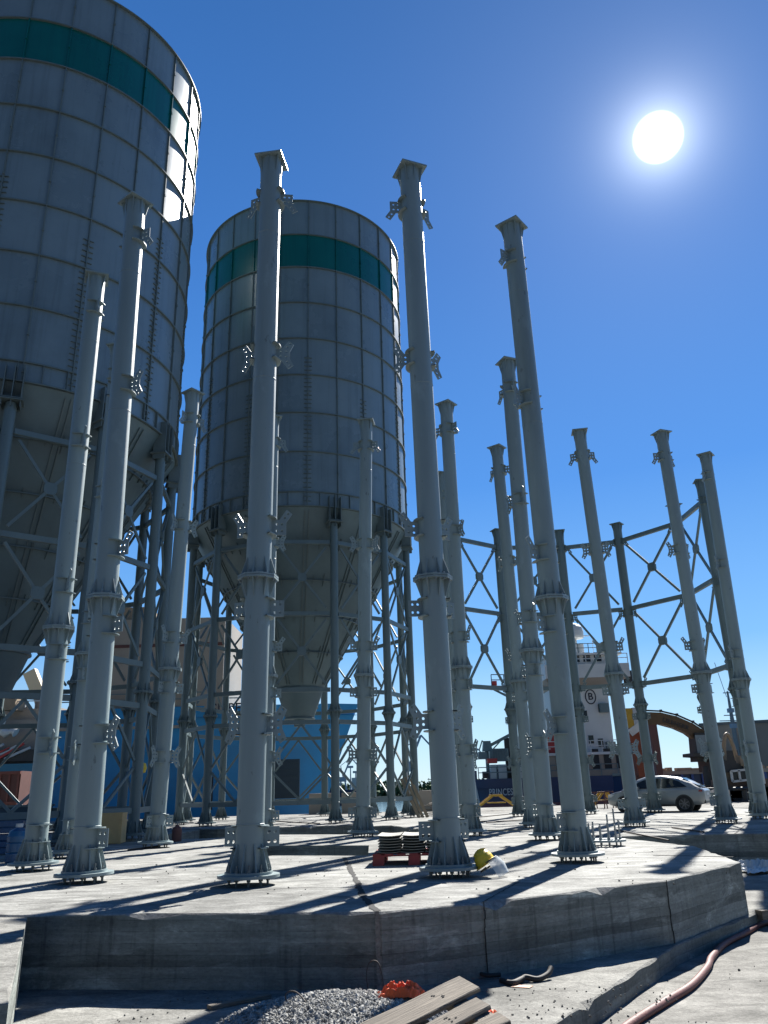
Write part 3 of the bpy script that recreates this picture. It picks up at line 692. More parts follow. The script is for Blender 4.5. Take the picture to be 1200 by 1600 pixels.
# leaning planks at the far leg
for k, (px, w_) in enumerate(((647, .17), (653, .14), (660, .16))):
    p0 = at(px+8, 1273, 43.0+.1*k); p0.z = SL+.002; p1 = Vector((p0.x-.85, 43.95+.05*k, 3.0+.08*k))
    o = MB().beam(p0, p1, w_, .045, up=(0, 1, 0)).build('leaning_plank', PALE)
    tag(o, 'pale plank leaning on the right leg of the smaller silo, %s of three' % ('leftmost', 'middle', 'rightmost')[k], 'plank', 'planks leaning on a silo leg')
for k in range(7):
    c = at(678, 1262, 45.2); a = random.uniform(-.5, .5)+.2*k; L = random.uniform(1.2, 2.0)
    d = Vector((cos(a), sin(a)*.5, 0)); z = SL+.06+k*.095; p = Vector((c.x+random.uniform(-.2, .3), c.y+random.uniform(-.3, .3), z))
    o = MB().beam(p-d*L/2, p+d*L/2+Vector((0, 0, random.uniform(-.04, .08))), .16, .05).build('scrap_board', TIMBER)
    tag(o, 'dark scrap board in the loose wood pile right of the leaning planks', 'board', 'boards of the loose wood pile')

# rods, battens and stones lying about
rod_spots = [(760, 1285, 830, 1280), (700, 1288, 760, 1283), (960, 1296, 1045, 1313), (745, 1277, 815, 1270), (620, 1306, 640, 1298), (1050, 1293, 1100, 1300), (200, 1328, 250, 1322), (430, 1283, 500, 1287)]
for k, (x0, y0, x1, y1) in enumerate(rod_spots):
    a_, b_ = gz(x0, y0, SL+.03), gz(x1, y1, SL+.03); m_ = (a_+b_)/2+Vector((0, .05, 0))
    o = MB().tube([a_, a_.lerp(m_, .5), m_, m_.lerp(b_, .5), b_], .022, 8).build('steel_rod', RUST)
    tag(o, 'thin dark rod lying flat on the sunlit concrete slab', 'rod', 'loose rods lying on the slabs')
def rocks(name, pts, m, kind='stuff'):
    b = MB(); ico = [Vector(v).normalized() for v in ((0, 0, 1), (.9, 0, .45), (.28, .85, .45), (-.72, .53, .45), (-.72, -.53, .45), (.28, -.85, .45), (.72, .53, -.45), (-.28, .85, -.45), (-.9, 0, -.45), (-.28, -.85, -.45), (.72, -.53, -.45), (0, 0, -1))]
    F = [(0, 1, 2), (0, 2, 3), (0, 3, 4), (0, 4, 5), (0, 5, 1), (1, 6, 2), (2, 7, 3), (3, 8, 4), (4, 9, 5), (5, 10, 1), (2, 6, 7), (3, 7, 8), (4, 8, 9), (5, 9, 10), (1, 10, 6), (11, 7, 6), (11, 8, 7), (11, 9, 8), (11, 10, 9), (11, 6, 10)]
    for p, r in pts:
        E_ = Euler((random.random()*6, random.random()*6, random.random()*6)).to_matrix(); sc = Vector((1, random.uniform(.6, 1), random.uniform(.5, .9)))
        b._add([Vector(p)+E_ @ Vector((v.x*sc.x, v.y*sc.y, v.z*sc.z))*r*random.uniform(.8, 1.15) for v in ico], F)
    return b.build(name, m)
pts = []
for _ in range(200):
    x, y = random.uniform(-9, 6), random.uniform(10.9, 19)
    if y > 11.2+abs(x-.3)*.32: pts.append(((x, y, SL+.004), random.uniform(.004, .016)*(1+.03*y)))
for _ in range(260): pts.append(((random.uniform(-3, 3), random.uniform(8.6, 10.4), LEDGE+.004), random.uniform(.006, .02)))
for _ in range(260):
    x, y = random.uniform(2.6, 9.5), random.uniform(9.0, 17)
    if x > 1.9+(y-8.7)*.66+.3: pts.append(((x, y, .004), random.uniform(.004, .016)*(1 if random.random() < .95 else 2.2)))
o = rocks('stone_chips', pts, mat('chip_stone', (.13, .125, .11), .95, var=.6, vscale=2)); tag(o, 'small dark stone chips and crumbs scattered over the sunlit concrete', 'rubble', kind='stuff')

# ------------------------------------------------------------------ foreground
# gravel heap on the ledge
gc = Vector((-0.62, 9.25)); GA, GB, GH = 1.22, .95, .215
def gh(x, y):
    u, v = (x-gc.x)/GA, (y-gc.y)/GB; q = u*u+v*v
    return GH*max(0, 1-q)**.8 if q < 1 else -.02
G = []
for i in range(60):
    row = []
    for j in range(60):
        x, y = gc.x-GA*1.02+2.04*GA*i/59, gc.y-GB*1.02+2.04*GB*j/59; row.append((x, y, LEDGE+gh(x, y)-.006+random.gauss(0, .006)))
    G.append(row)
gm = MB().grid([[Vector(p) for p in r] for r in G], False)
pts = []
for _ in range(8500):
    a, q = random.random()*2*pi, sqrt(random.random())*1.03; x, y = gc.x+GA*q*cos(a), gc.y+GB*q*sin(a)
    z = gh(x, y); pts.append(((x, y, LEDGE+max(0, z)+.002), random.uniform(.006, .018)*(1 if random.random() < .85 else 2.0)))
o = rocks('gravel_heap', pts, GRAVEL); mm = gm.mesh('heap', GRAVEL)
bm_v = [tuple(v.co) for v in o.data.vertices]; bm_f = [tuple(p.vertices) for p in o.data.polygons]; n0 = len(bm_v)
me2 = bpy.data.meshes.new('gravel_heap'); me2.from_pydata(bm_v+[tuple(v.co) for v in mm.vertices], [], bm_f+[tuple(i+n0 for i in p.vertices) for p in mm.polygons]); me2.materials.append(GRAVEL); o.data = me2
tag(o, 'low heap of grey gravel on the ledge before the slab face', 'gravel', kind='stuff')

# broken pallet of grey boards, near bottom of the frame
def wood(name, c, L, w_, t_, yaw, pitch=0, roll=0, par=None, m=TIMBER, nails=True):
    b = MB(); n = 24; P = []
    for i in range(n+1):
        u = (i/n-.5)*L; wob = .004*sin(i*.9+c[0]*9); e = (random.gauss(0, .004) if 0 < i < n else random.gauss(0, .006))
        P.append([(u, -w_/2+wob, -t_/2), (u, w_/2+wob+e*.3, -t_/2), (u, w_/2+wob+e*.3, t_/2-.004), (u, w_/2-.006+wob, t_/2), (u, -w_/2+.006+wob, t_/2), (u, -w_/2+wob, t_/2-.004)])
    k = 6
    for i in range(n):
        for j in range(k):
            b._add([P[i][j], P[i][(j+1) % k], P[i+1][(j+1) % k], P[i+1][j]], [(0, 1, 2, 3)])
    b._add(P[0], [tuple(range(k))]); b._add(P[-1], [tuple(range(k-1, -1, -1))])
    if nails:
        for u in (-L*.38, 0, L*.38):
            for q in range(5): 
                x, y = u+random.uniform(-.04, .04), random.uniform(-.035, .035); b.cyl((x, y, t_/2-.004), (x, y, t_/2+.0025), .006, seg=7, mi=1)
    o = b.build(name, [m, JOINT], par); o.rotation_mode = 'XYZ'; o.location = c; o.rotation_euler = (roll, pitch, yaw); return o
A_, B_, C_ = at(716, 1523, 5.0), at(742, 1546, 4.80), at(560, 1598, 4.72)
pal = empty('broken_pallet', (A_.x-.6, A_.y-.3, 0)); tag(pal, 'broken pallet of weathered grey boards lying tilted at the bottom edge of the photo', 'pallet')
U_ = (A_-C_).normalized(); V_ = (B_-A_); V_ = (V_-U_*V_.dot(U_)).normalized(); N_ = U_.cross(V_)
if N_.z < 0: N_ = -N_
FM = Matrix.Translation(A_-pal.location) @ Matrix((U_, N_.cross(U_), N_)).transposed().to_4x4()
vs_sign = 1 if N_.cross(U_).dot(V_) > 0 else -1
WB = (B_-A_).length
def bd(name, c, L, w_, t_, nails=True, yaw=0.0, roll=0.0):
    o = wood(name, (0, 0, 0), L, w_, t_, 0, par=pal, nails=nails); c = Vector((c[0], c[1]*vs_sign, c[2]))
    o.matrix_basis = FM @ Matrix.Translation(c) @ rotM('Z', yaw) @ rotM('X', roll); return o
bd('deck_board', (-.9, WB*.5, -.014), 1.8, WB*.96, .021)
bd('deck_board', (-.92, WB*1.62, -.016), 1.7, WB*.62, .02, yaw=.015)
bd('deck_board', (-.93, WB*2.36, -.02), 1.7, WB*.55, .02, yaw=-.02)
for u in (-.13, -.80, -1.5): bd('cross_bearer', (u, WB*1.3, -.052), WB*2.9, .10, .045, nails=False, yaw=pi/2)
q0, q1 = FM @ Vector((-.32, WB*.5*vs_sign, -.08)), FM @ Vector((-1.5, WB*2.3*vs_sign, -.08))
ctr = (q0+q1)/2; dirx = Vector((U_.x, U_.y, 0)).normalized(); diry = Vector((-dirx.y, dirx.x, 0)); top_z = min(q0.z, q1.z)-.12; lv = int(top_z/.13)
for k in range(lv):
    z = (k+.5)*top_z/lv
    for o_ in (-.5, 0, .5):
        if k % 2: p0, p1 = ctr+dirx*o_*1.05-diry*.30, ctr+dirx*o_*1.05+diry*.30
        else: p0, p1 = ctr-dirx*.60+diry*o_*.5, ctr+dirx*.60+diry*o_*.5
        p0.z = p1.z = z; MB().beam(p0, p1, .11, top_z/lv-.003).build('crib_timber', TIMBER, pal)
for u in (-.34, -.80, -1.35):
    for v in (.55, 1.3, 2.1):
        q = FM @ Vector((u, v*WB*vs_sign, -.076)); MB().beam(Vector((q.x, q.y, top_z-.02)), q, .09, .09).build('block', TIMBER, pal)
# orange sheeting: a crumpled piece behind and scraps under the boards
def crumple(name, c, sx, sy, hz, m, yaw=0, seed=1, n=22):
    rnd = random.Random(seed); n = int(n*1.5); ph = [rnd.uniform(0, 6) for _ in range(8)]; G = []
    for i in range(n):
        row = []
        for j in range(n):
            u, v = i/(n-1)*2-1, j/(n-1)*2-1
            z = hz*(.45+.3*sin(u*4+ph[0])*cos(v*3+ph[1])+.25*abs(sin(u*7+v*5+ph[2]))+.15*sin(v*11+ph[3])+.16*abs(sin(u*13-v*9+ph[6]))+.08*abs(sin(u*23+v*17+ph[7])))*max(0, 1-.75*max(abs(u), abs(v))**3)
            x = sx/2*u*(1+.15*sin(v*3+ph[4])); y = sy/2*v*(1+.2*sin(u*4+ph[5]))
            row.append(Vector((x*cos(yaw)-y*sin(yaw), x*sin(yaw)+y*cos(yaw), max(.004, z))))
        G.append(row)
    b = MB().grid(G, False); o = b.build(name, m); o.location = c; return o
p = at(630, 1553, 9.42); o = crumple('orange_sheet', (p.x-.02, p.y, p.z-.03), .46, .30, .15, ORANGE, .15, 3); tag(o, 'crumpled orange plastic sheet behind the grey boards beside the gravel', 'plastic sheet')
p = gz(742, 1592, LEDGE); o = crumple('orange_sheet', (p.x, p.y, LEDGE), .5, .4, .10, ORANGE, .6, 8); tag(o, 'orange plastic scrap showing between the boards of the broken pallet', 'plastic sheet')
# wires
def wire(name, pts, r, label, m=RUST, cat='wire', res=6):
    P = [Vector(p) for p in pts]; Q = []
    for i in range(len(P)-1):
        p0, p1, p2, p3 = P[max(i-1, 0)], P[i], P[i+1], P[min(i+2, len(P)-1)]
        for k in range(res):
            t_ = k/res; Q.append(.5*((2*p1)+(p2-p0)*t_+(2*p0-5*p1+4*p2-p3)*t_*t_+(3*p1-p0-3*p2+p3)*t_**3))
    Q.append(P[-1]); o = MB().tube(Q, r, 8).build(name, m)
    if label: tag(o, label, cat)
    return o
wire('steel_wire', [at(458, 1589, 9.25), at(451, 1575, 9.25), at(446, 1556, 9.25), at(452, 1549, 9.3), at(464, 1551, 9.3), at(478, 1566, 9.2), at(492, 1588, 9.1), at(500, 1600, 8.95)], .007, 'bent dark wire loop sticking out of the gravel heap', cat='wire')
wire('steel_wire', [at(578, 1560, 10.0), at(573, 1530, 10.05), at(575, 1508, 10.1), at(583, 1501, 10.1), at(592, 1506, 10.1), at(598, 1530, 10.05), at(600, 1556, 9.95)], .006, 'dark wire hoop standing before the joint in the slab face')
p = gz(375, 1562, LEDGE+.04); wood('timber_offcut', (p.x, p.y, LEDGE+.025), .75, .09, .04, R_(38), nails=False)
o = bpy.data.objects['timber_offcut']; tag(o, 'grey timber offcut lying on the ledge left of the gravel', 'plank')
# belts
wire('rubber_strap', [gz(783, 1532, LEDGE+.02), gz(800, 1536, LEDGE+.03), gz(815, 1530, LEDGE+.04), gz(822, 1527, LEDGE+.05), gz(840, 1530, LEDGE+.03), gz(856, 1522, LEDGE+.06), gz(861, 1512, LEDGE+.11)], .032, 'black rubber strap curled on the ledge at the foot of the slab face', BELT, 'strap')
wire('rubber_strap', [gz(725, 1525, LEDGE+.03), gz(742, 1519, LEDGE+.05), gz(760, 1524, LEDGE+.04), gz(782, 1523, LEDGE+.04)], .025, 'dark strap lying in the shade against the slab face', BELT, 'strap')
p = gz(815, 1541, LEDGE+.006); o = MB().plate([(-.12, -.05), (.1, -.07), (.13, .03), (-.08, .06)], .006, Matrix.Translation(p) @ rotM('Z', -.3)).build('paper_scrap', mat('salmon_paper', (.6, .36, .25), .8)); tag(o, 'pale salmon paper scrap lying beside the black strap', 'paper')
# hose
wire('hose', [(1.0, 7.6, .048), (1.8, 8.7, .048), gz(985, 1600, .048), gz(1040, 1565, .048), gz(1080, 1540, .048), gz(1105, 1512, .048), gz(1112, 1496, .048), gz(1132, 1475, .048), gz(1160, 1460, .048), gz(1190, 1444, .048), (7.6, 16.7, .048), (9.6, 18.8, .048)], .047, 'thick dusty pink hose running along the foot of the concrete ledge', HOSE, 'hose', 10)
p = gz(1200, 1450, 0); o = wood('timber_block', (p.x+.12, p.y+.05, .075), .55, .16, .15, R_(20), nails=False); tag(o, 'short timber block lying over the hose at the right edge', 'timber')
o.location.z = .215; MB_ = None
# the block bears on the hose and on a second offcut
o2 = wood('timber_packer', (p.x+.30, p.y-.02, .069), .3, .14, .138, R_(60), nails=False); tag(o2, 'small timber packer under the block at the right edge', 'timber')
p = gz(1180, 1364, LEDGE); o = crumple('plastic_film', (p.x+.35, p.y+.1, LEDGE), 1.5, 1.0, .30, FILM, .2, 5, 46); tag(o, 'crumpled white plastic film at the right corner of the front slab', 'plastic film')

# ------------------------------------------------------------------ car
def car():
    # coupe style estate car: loft, glasshouse, lamps, wheels
    pr_, pf_ = at(1104, 1262, 40.9), at(962, 1262, 43.2)
    c = (pr_+pf_)/2; yaw = atan2(pf_.y-pr_.y, pf_.x-pr_.x); L = 4.75
    e = empty('parked_car', (c.x, c.y, SL+.002), yaw); tag(e, 'silver white coupe style car parked beyond the far columns', 'car')
    # stations: x, half width low, half width belt, z floor, z belt
    ST = [(-2.38, .74, .78, .48, .92), (-2.30, .86, .88, .36, 1.02), (-2.05, .94, .93, .30, 1.06), (-1.6, .97, .95, .27, 1.06), (-1.0, .97, .96, .25, 1.05), (0, .97, .96, .25, 1.03), (.8, .97, .96, .25, 1.02), (1.25, .97, .95, .25, 1.01), (1.7, .96, .92, .27, .98), (2.1, .92, .86, .30, .90), (2.32, .78, .74, .36, .78), (2.39, .60, .58, .45, .66)]
    WH = (-1.42, 1.45); WR = .37
    b = MB(); G = []
    for x, wl, wb, zf, zb in ST:
        row = []
        prof = [(0, zf), (wl*.8, zf), (wl*.96, zf+.06), (wl, zf+.22), (wl*1.005, (zf+zb)/2), (wb*1.0, zb-.08), (wb*.96, zb), (wb*.6, zb+.02), (0, zb+.03)]
        for y, z in prof: row.append(Vector((x, y, z)))
        for y, z in reversed(prof[1:-1]): row.append(Vector((x, -y, z)))
        row.append(row[0].copy()); G.append(row)
    b.grid(G); b._add(G[0][:-1], [tuple(range(len(G[0])-1))]); b._add(G[-1][:-1], [tuple(reversed(range(len(G[0])-1)))])
    # roof canopy
    RFP = [(-2.22, 1.08, .74), (-1.8, 1.36, .67), (-1.15, 1.58, .62), (-.4, 1.68, .61), (.3, 1.67, .61), (.8, 1.53, .64), (1.25, 1.25, .72), (1.6, 1.02, .80)]
    Gc = [[Vector((x, y, z)) for y, z in ((-.90, 1.02), (-(w_+.12), 1.02+(z-1.02)*.55), (-w_, z-.03), (-w_*.5, z+.015), (0, z+.02), (w_*.5, z+.015), (w_, z-.03), (w_+.12, 1.02+(z-1.02)*.55), (.90, 1.02))] for x, z, w_ in RFP]
    b.grid(Gc); b.build('body', CARP, e)
    for s in (1, -1):
        for poly in ([(-1.62, 1.14), (-.42, 1.10), (-.42, 1.56), (-.85, 1.54), (-1.25, 1.40)], [(-.36, 1.10), (1.10, 1.09), (.70, 1.40), (.25, 1.55), (-.36, 1.56)]):
            vv = []
            for x, z in poly:
                zt = max(1.3, min(1.65, 1.65)); f = (z-1.02)/.63; vv.append(Vector((x, s*(.925-.26*f), z)))
            g2 = MB()._add(vv, [tuple(range(len(vv))) if s < 0 else tuple(reversed(range(len(vv))))]); mb = MB(); mb._add(vv+[v+Vector((0, -s*.02, 0)) for v in vv], [tuple(range(len(vv)))]); mb.build('side_window', GLASS, e)
    mb = MB(); mb._add([(-2.20, -.68, 1.135), (-2.20, .68, 1.135), (-1.36, .55, 1.565), (-1.36, -.55, 1.565)], [(0, 1, 2, 3)]); mb.build('rear_window', GLASS, e)
    mb = MB(); mb._add([(1.56, -.72, 1.08), (1.56, .72, 1.08), (.84, .57, 1.545), (.84, -.57, 1.545)], [(3, 2, 1, 0)]); mb.build('windscreen', GLASS, e)
    mb = MB().beam((-2.33, -.8, .93), (-2.33, .8, .93), .05, .06); mb.build('tail_lamp', LAMP, e)
    for s in (1, -1):
        MB().box((-2.2, s*.885, .94), (.22, .05, .07)).build('tail_lamp', LAMP, e)
        MB().box((2.14, s*.80, .78), (.30, .16, .12)).build('headlight', LETW, e)
        MB().box((.72, s*1.02, 1.12), (.14, .20, .13)).build('mirror', CARP, e)
        for x in (-.55, .45): MB().box((x, s*.968, .90), (.2, .02, .03)).build('door_handle', CARP, e)
    MB().box((-2.37, 0, .80), (.03, .52, .12)).build('number_plate', LETW, e)
    MB().box((-2.31, 0, .45), (.14, 1.5, .16)).build('bumper', BLACKM, e)
    for s in (1, -1): MB().box((0, s*.955, .30), (2.1, .05, .09)).build('sill', BLACKM, e)
    for x in WH:
        for s in (1, -1):
            MB().cyl((x, s*.80, WR), (x, s*.975, WR), WR+.055, seg=32).build('wheel_arch', BLACKM, e)
            w_ = MB().lathe([(.25, -.12), (WR-.02, -.12), (WR, -.09), (WR, .09), (WR-.02, .12), (.25, .12)], 36).mesh('tyre', TYRE)
            wh = link('wheel', w_, e, M=Matrix.Translation((x, s*.88, WR)) @ rotM('X', -s*pi/2))
            rm = MB().lathe([(.25, -.1), (.262, .115), (.23, .10), (.22, .0), (0.01, .0)], 30)
            for k in range(7): M = rotM('Z', 2*pi*k/7); rm.box(M @ Vector((.13, 0, .085)), (.22, .05, .03), M)
            rm.cyl((0, 0, 0), (0, 0, .11), .05, seg=12); rm.build('rim', RIM, wh)
car()

# yellow trestles, barrier frames, small stand
def trestle(px, py, y, w_, label, red=False):
    p = at(px, py, y); e = empty('trestle', (p.x, y, SL)); tag(e, label, 'trestle')
    for s in (-.45, .45):
        MB().beam((-w_/2, s, .1), (-w_*.1, s, .85), .11, .12).build('leg', YELM, e); MB().beam((w_/2, s, .1), (w_*.1, s, .85), .11, .12).build('leg', YELM, e)
        MB().beam((-w_*.14, s, .88), (w_*.14, s, .88), .12, .12).build('top_rail', YELM, e); MB().beam((-w_*.2, s, .45), (w_*.2, s, .45), .07, .07).build('strut', YELM, e)
    MB().beam((0, -.4, .86), (0, .4, .86), .1, .1).build('cross_tie', YELM, e)
trestle(776, 1262, 52.6, 2.7, 'yellow steel trestle on the quay before the navy ship, between the columns')
trestle(945, 1262, 51.5, 1.6, 'yellow steel trestle on the quay left of the white car')
for k, px in enumerate((932, 946)):
    p = at(px, 1262, 49.5+k); e = empty('barrier_frame', (p.x, p.y, SL), R_(10)); tag(e, ('rusty red barrier frame before the yellow trestle, the nearer one', 'rusty red barrier frame before the yellow trestle, the farther one')[k], 'barrier')
    for x in (-.6, .6): MB().beam((x, -.2, 0), (x, 0, .95), .05, .05).build('post', REDC, e); MB().beam((x, .2, 0), (x, 0, .95), .05, .05).build('post', REDC, e)
    for z in (.4, .9): MB().beam((-.62, 0, z+.02), (.62, 0, z+.02), .05, .06).build('rail', REDC, e)
p = at(1166, 1256, 55.5); e = empty('bollard', (p.x, 55.5, SL)); tag(e, 'small dark T shaped mooring bollard on the quay near the right edge', 'bollard')
MB().lathe([(.35, 0), (.35, .06), (.18, .12), (.16, .7), (.22, .78)], 20).build('post', BLACKM, e); MB().cyl((-.7, 0, .82), (.7, 0, .82), .12, seg=14).build('cross_arm', BLACKM, e)

# ------------------------------------------------------------------ ships
def hull(st, m_hull, m_boot, zb, name, parent, n=8, wl=0.0):
    """st: (x_deck, x_wl, half beam deck, half beam waterline, z_deck)"""
    for lo, hi, nm, m in ((0, 1, name, m_hull),):
        b = MB()
        for s in (1, -1):
            G = []
            for xd, xw, hd, hw, zd in st:
                G.append([Vector((xw+(xd-xw)*(k/n)**1.3, s*(hw+(hd-hw)*(k/n)**1.4), zb+(zd-zb)*k/n)) for k in range(n+1)])
            b.grid(G, True)
        for q in (0, -1):
            xd, xw, hd, hw, zd = st[q]
            G = [[Vector((xw+(xd-xw)*(k/n)**1.3, s*(hw+(hd-hw)*(k/n)**1.4), zb+(zd-zb)*k/n)) for k in range(n+1)] for s in (1, -1)]
            b.grid(G, False)
        b.grid([[Vector((xd, s*hd, zd-.9)) for xd, xw, hd, hw, zd in st] for s in (1, -1)], False)
        b.build(nm, m, parent)
def rail(pts, h, par, m=WHITE, step=1.6, r=.03):
    b = MB(); P = [Vector(p) for p in pts]
    for a, c in zip(P, P[1:]):
        for z in (h, h*.55): b.beam(a+Vector((0, 0, z)), c+Vector((0, 0, z)), r*2, r*2)
        k = max(1, int((c-a).length/step))
        for i in range(k+1): q = a.lerp(c, i/k); b.beam(q, q+Vector((0, 0, h)), r*2, r*2)
    b.build('railing', m, par)

# bright blue ship: bow at right, behind the smaller silo
YB = 69.0
tip = at(560, 1100, YB); s1 = empty('blue_cargo_ship', (tip.x, YB, -1.6)); tag(s1, 'bright blue ship with beige deckhouse moored behind the two silos', 'ship')
zd = tip.z+1.6
hull([(0, -3.6, .05, .05, zd), (-1.6, -4.6, 1.3, .5, zd-.05), (-4, -6.5, 2.8, 1.4, zd-.15), (-8, -9.5, 4.4, 3.0, zd-.3), (-13, -14, 5.4, 4.6, zd-.35), (-18, -18, 5.7, 5.4, zd-.4), (-24.5, -24.3, 5.7, 5.4, zd-.4)], BLUEH, BOOT, -.5, 'hull', s1)
q = at(330, 1080, 66)
b = MB().box((at(318, 1040, 68).x-tip.x-2.2, -1.2, zd+3.0), (9.6, 8, 7.6)); b.build('deckhouse', BEIGE, s1)
b = MB().box((at(195, 1030, 68).x-tip.x, -.5, zd+3.6), (5.6, 8, 8.8)); b.build('bridge', TAN, s1)
dx = at(318, 1040, 68).x-tip.x-2.2
MB().box((dx, -5.23, zd+4.6), (9.4, .04, .25)).build('stripe', REDC, s1)
bx_ = at(195, 1030, 68).x-tip.x
for k in range(4):
    for z in (1.2, 3.6, 6.0): MB().box((bx_-1.8+k*1.2, -4.53, zd+z), (.6, .06, .6)).build('window', GLASS, s1)
rail([(-24.4, -5.6, zd-.4), (-13, -5.3, zd-.35), (-8, -4.3, zd-.3), (-3, -2.2, zd-.1)], 1.1, s1, STEEL2, 2.2, .04)
for z in (zd-1.9, zd-3.6): MB().beam((-24.3, -5.84, z), (-13.2, -5.46 if z > zd-2.5 else -5.42, z), .10, .22).build('rubbing_strake', BEIGE if z > zd-2.5 else BLUEH, s1)
tx = (at(352, 1112, YB-5.6).x+at(386, 1108, YB-5.6).x)/2-tip.x
text_mesh('SUPERTA', 1.05, .02, Matrix.Translation((at(375, 1107, YB-5.7).x-tip.x, -5.93, at(375, 1107, YB-5.7).z+1.6)) @ rotM('X', pi/2), 'name_lettering', LETD, s1)
pa, pb = at(430, 1187, YB-4.9), at(468, 1247, YB-4.9)
dm = MB().box(((pa.x+pb.x)/2-tip.x, -4.95, (pa.z+pb.z)/2+1.6), (pb.x-pa.x, .5, pa.z-pb.z))
for k in range(6): dm.box(((pa.x+pb.x)/2-tip.x, -5.22, pb.z+1.6+(pa.z-pb.z)*(k+.5)/6), ((pb.x-pa.x)*.9, .05, .08))
dm.build('side_door', mat('dark_hatch', (.01, .03, .05), .5), s1)
MB().box((at(328, 1230, YB-5.6).x-tip.x, -5.72, 4.2), (.5, .2, 2.4)).build('scupper', DARK, s1)
pm = at(537, 1098, YB); MB().beam((-2.4, -.9, zd-1.2), (-1.6, -1.2, zd-.5), .5, .4).build('hawse_plate', BEIGE, s1)

# navy ship with white bridge, lettering on the quarter
YS = 88.0
o0 = at(735, 1240, YS); s2 = empty('navy_cargo_ship', (o0.x, YS, -1.6)); tag(s2, 'navy ship with white bridge tower and white lettering, moored at the right', 'ship')
zdk = at(800, 1217, YS).z+1.6
hull([(0, .8, 5.6, 4.8, zdk), (2, 2, 6.2, 6.0, zdk), (10, 10, 6.4, 6.3, zdk), (30, 30, 6.4, 6.3, zdk+.1), (44, 44, 6.4, 6.3, zdk+.1)], NAVY, BOOT, -.5, 'hull', s2)
MB().box((22, -6.45, 1.55), (43, .06, 1.9)).build('boot_topping', BOOT, s2)
lt = (at(763, 1238, YS-6.5)+at(812, 1238, YS-6.5))/2
text_mesh('PRINCESS', .88, .03, Matrix.Translation((at(785.5, 1238, YS-6.6).x-o0.x, -6.44, at(787, 1238, YS-6.6).z+1.6)) @ rotM('X', pi/2) @ Matrix.Diagonal((.66, 1, 1, 1)), 'name_lettering', LETW, s2)
def sx(px, py=1200, y=YS-5): return at(px, py, y).x-o0.x
def sz(px, py, y=YS-5): return at(px, py, y).z+1.6
# aft deck gear
for x0, x1 in ((766, 776), (778, 791)):
    MB().box((sx((x0+x1)/2), -4.5, (zdk+sz(780, 1188))/2-.4), (sx(x1)-sx(x0), 1.4, sz(780, 1188)-zdk)).build('vent_trunk', WHITE, s2)
MB().box((sx(769), -5.1, sz(770, 1189)), (1.0, .8, .45)).build('red_box', REDS, s2)
b = MB().box((sx(782), -4, sz(785, 1179)), (sx(797)-sx(767), 2.4, 1.2), taper=(.86, .9))
for k in range(9): b.box((sx(768)+.2+k*.26, -5.22, sz(785, 1179)), (.07, .08, 1.1))
b.build('ribbed_housing', STEEL2, s2)
MB().box((sx(757), -4, sz(757, 1180)), (.9, 1.2, .7)).build('winch', STEEL2, s2)
b = MB().box((sx(765), -4, sz(766, 1165)), (1.0, 1.0, 1.0), taper=(.7, .8)).cyl((sx(764), -4, sz(766, 1172)), (sx(764), -4, zdk), .18, seg=10).beam((sx(752), -4, sz(752, 1172)), (sx(758), -4, sz(758, 1156)), .12, .12).beam((sx(758), -4, sz(758, 1156)), (sx(763), -4, sz(763, 1163)), .1, .1); b.build('crane_cab', STEEL2, s2)
MB().beam((sx(770), -4, sz(770, 1164)), (sx(803), -4.4, sz(803, 1147)), .22, .3).beam((sx(773), -4, sz(773, 1171)), (sx(788), -4.2, sz(788, 1156)), .12, .12).build('crane_jib', STEEL2, s2)
MB().beam((sx(797), -4, zdk), (sx(797), -4, sz(797, 1152)), .5, .5).build('dark_post', BLACKM, s2)
rail([(0.4, -5.6, zdk), (sx(830), -6.3, zdk), (sx(960), -6.3, zdk)], 1.1, s2, STEEL2, 1.5, .04)
for k in range(14): MB().box((sx(742+k*16), -4.4+random.uniform(-.8, .8), zdk+.4), (random.uniform(.3, .9), .7, random.uniform(.5, 1.3))).build('deck_gear', random.choice((BLACKM, STEEL2, NAVY)), s2)
MB().box((sx(866), -3.5, (zdk+sz(866, 1140))/2), (1.5, 2, sz(866, 1140)-zdk)).build('funnel', REDS, s2)
# bridge tower
xa, xb = sx(852, 1190), sx(957, 1130); zA = zdk-.5
def lev(x0, x1, y0, y1, z0, z1, m=WHITE, name='deckhouse'): return MB().box(((x0+x1)/2, (y0+y1)/2, (z0+z1)/2), (x1-x0, y1-y0, z1-z0)).build(name, m, s2)
z1_, z2_, z3_, z4_ = sz(920, 1180), sz(920, 1075), sz(920, 1050), sz(920, 1024)
lev(xa, sx(972, 1190), -6.0, 6, zA, z1_, BEIGE); lev(xa, sx(973, 1180), -6.3, 6.2, z1_, z1_+.25, WHITE, 'deck_plate')
lev(sx(866, 1130), xb, -4.6, 5, z1_+.25, z2_)
tw = MB(); P0 = [(sx(862, 1075), -4.6), (xb, -4.6), (xb, 5), (sx(862, 1075), 5)]; P1 = [(sx(850, 1060), -6.0), (sx(981, 1060), -6.0), (sx(981, 1060), 6), (sx(850, 1060), 6)]
tw._add([(x, y, z2_) for x, y in P0]+[(x, y, z2_+.95) for x, y in P1], [(0, 1, 5, 4), (1, 2, 6, 5), (2, 3, 7, 6), (3, 0, 4, 7)]); tw.build('bridge_flare', BEIGE, s2)
lev(sx(850, 1060), sx(981, 1060), -6.0, 6, z2_+.95, z3_+.7); lev(sx(856, 1040), sx(966, 1040), -5.0, 5, z3_+.7, z4_)
lev(sx(852, 1024), sx(970, 1024), -5.4, 5.4, z4_, z4_+.2, WHITE, 'deck_plate')
for k in range(6): MB().box((sx(866, 1035)+k*1.15, -5.03, z3_+1.55), (.75, .06, .95)).build('window', GLASS, s2)
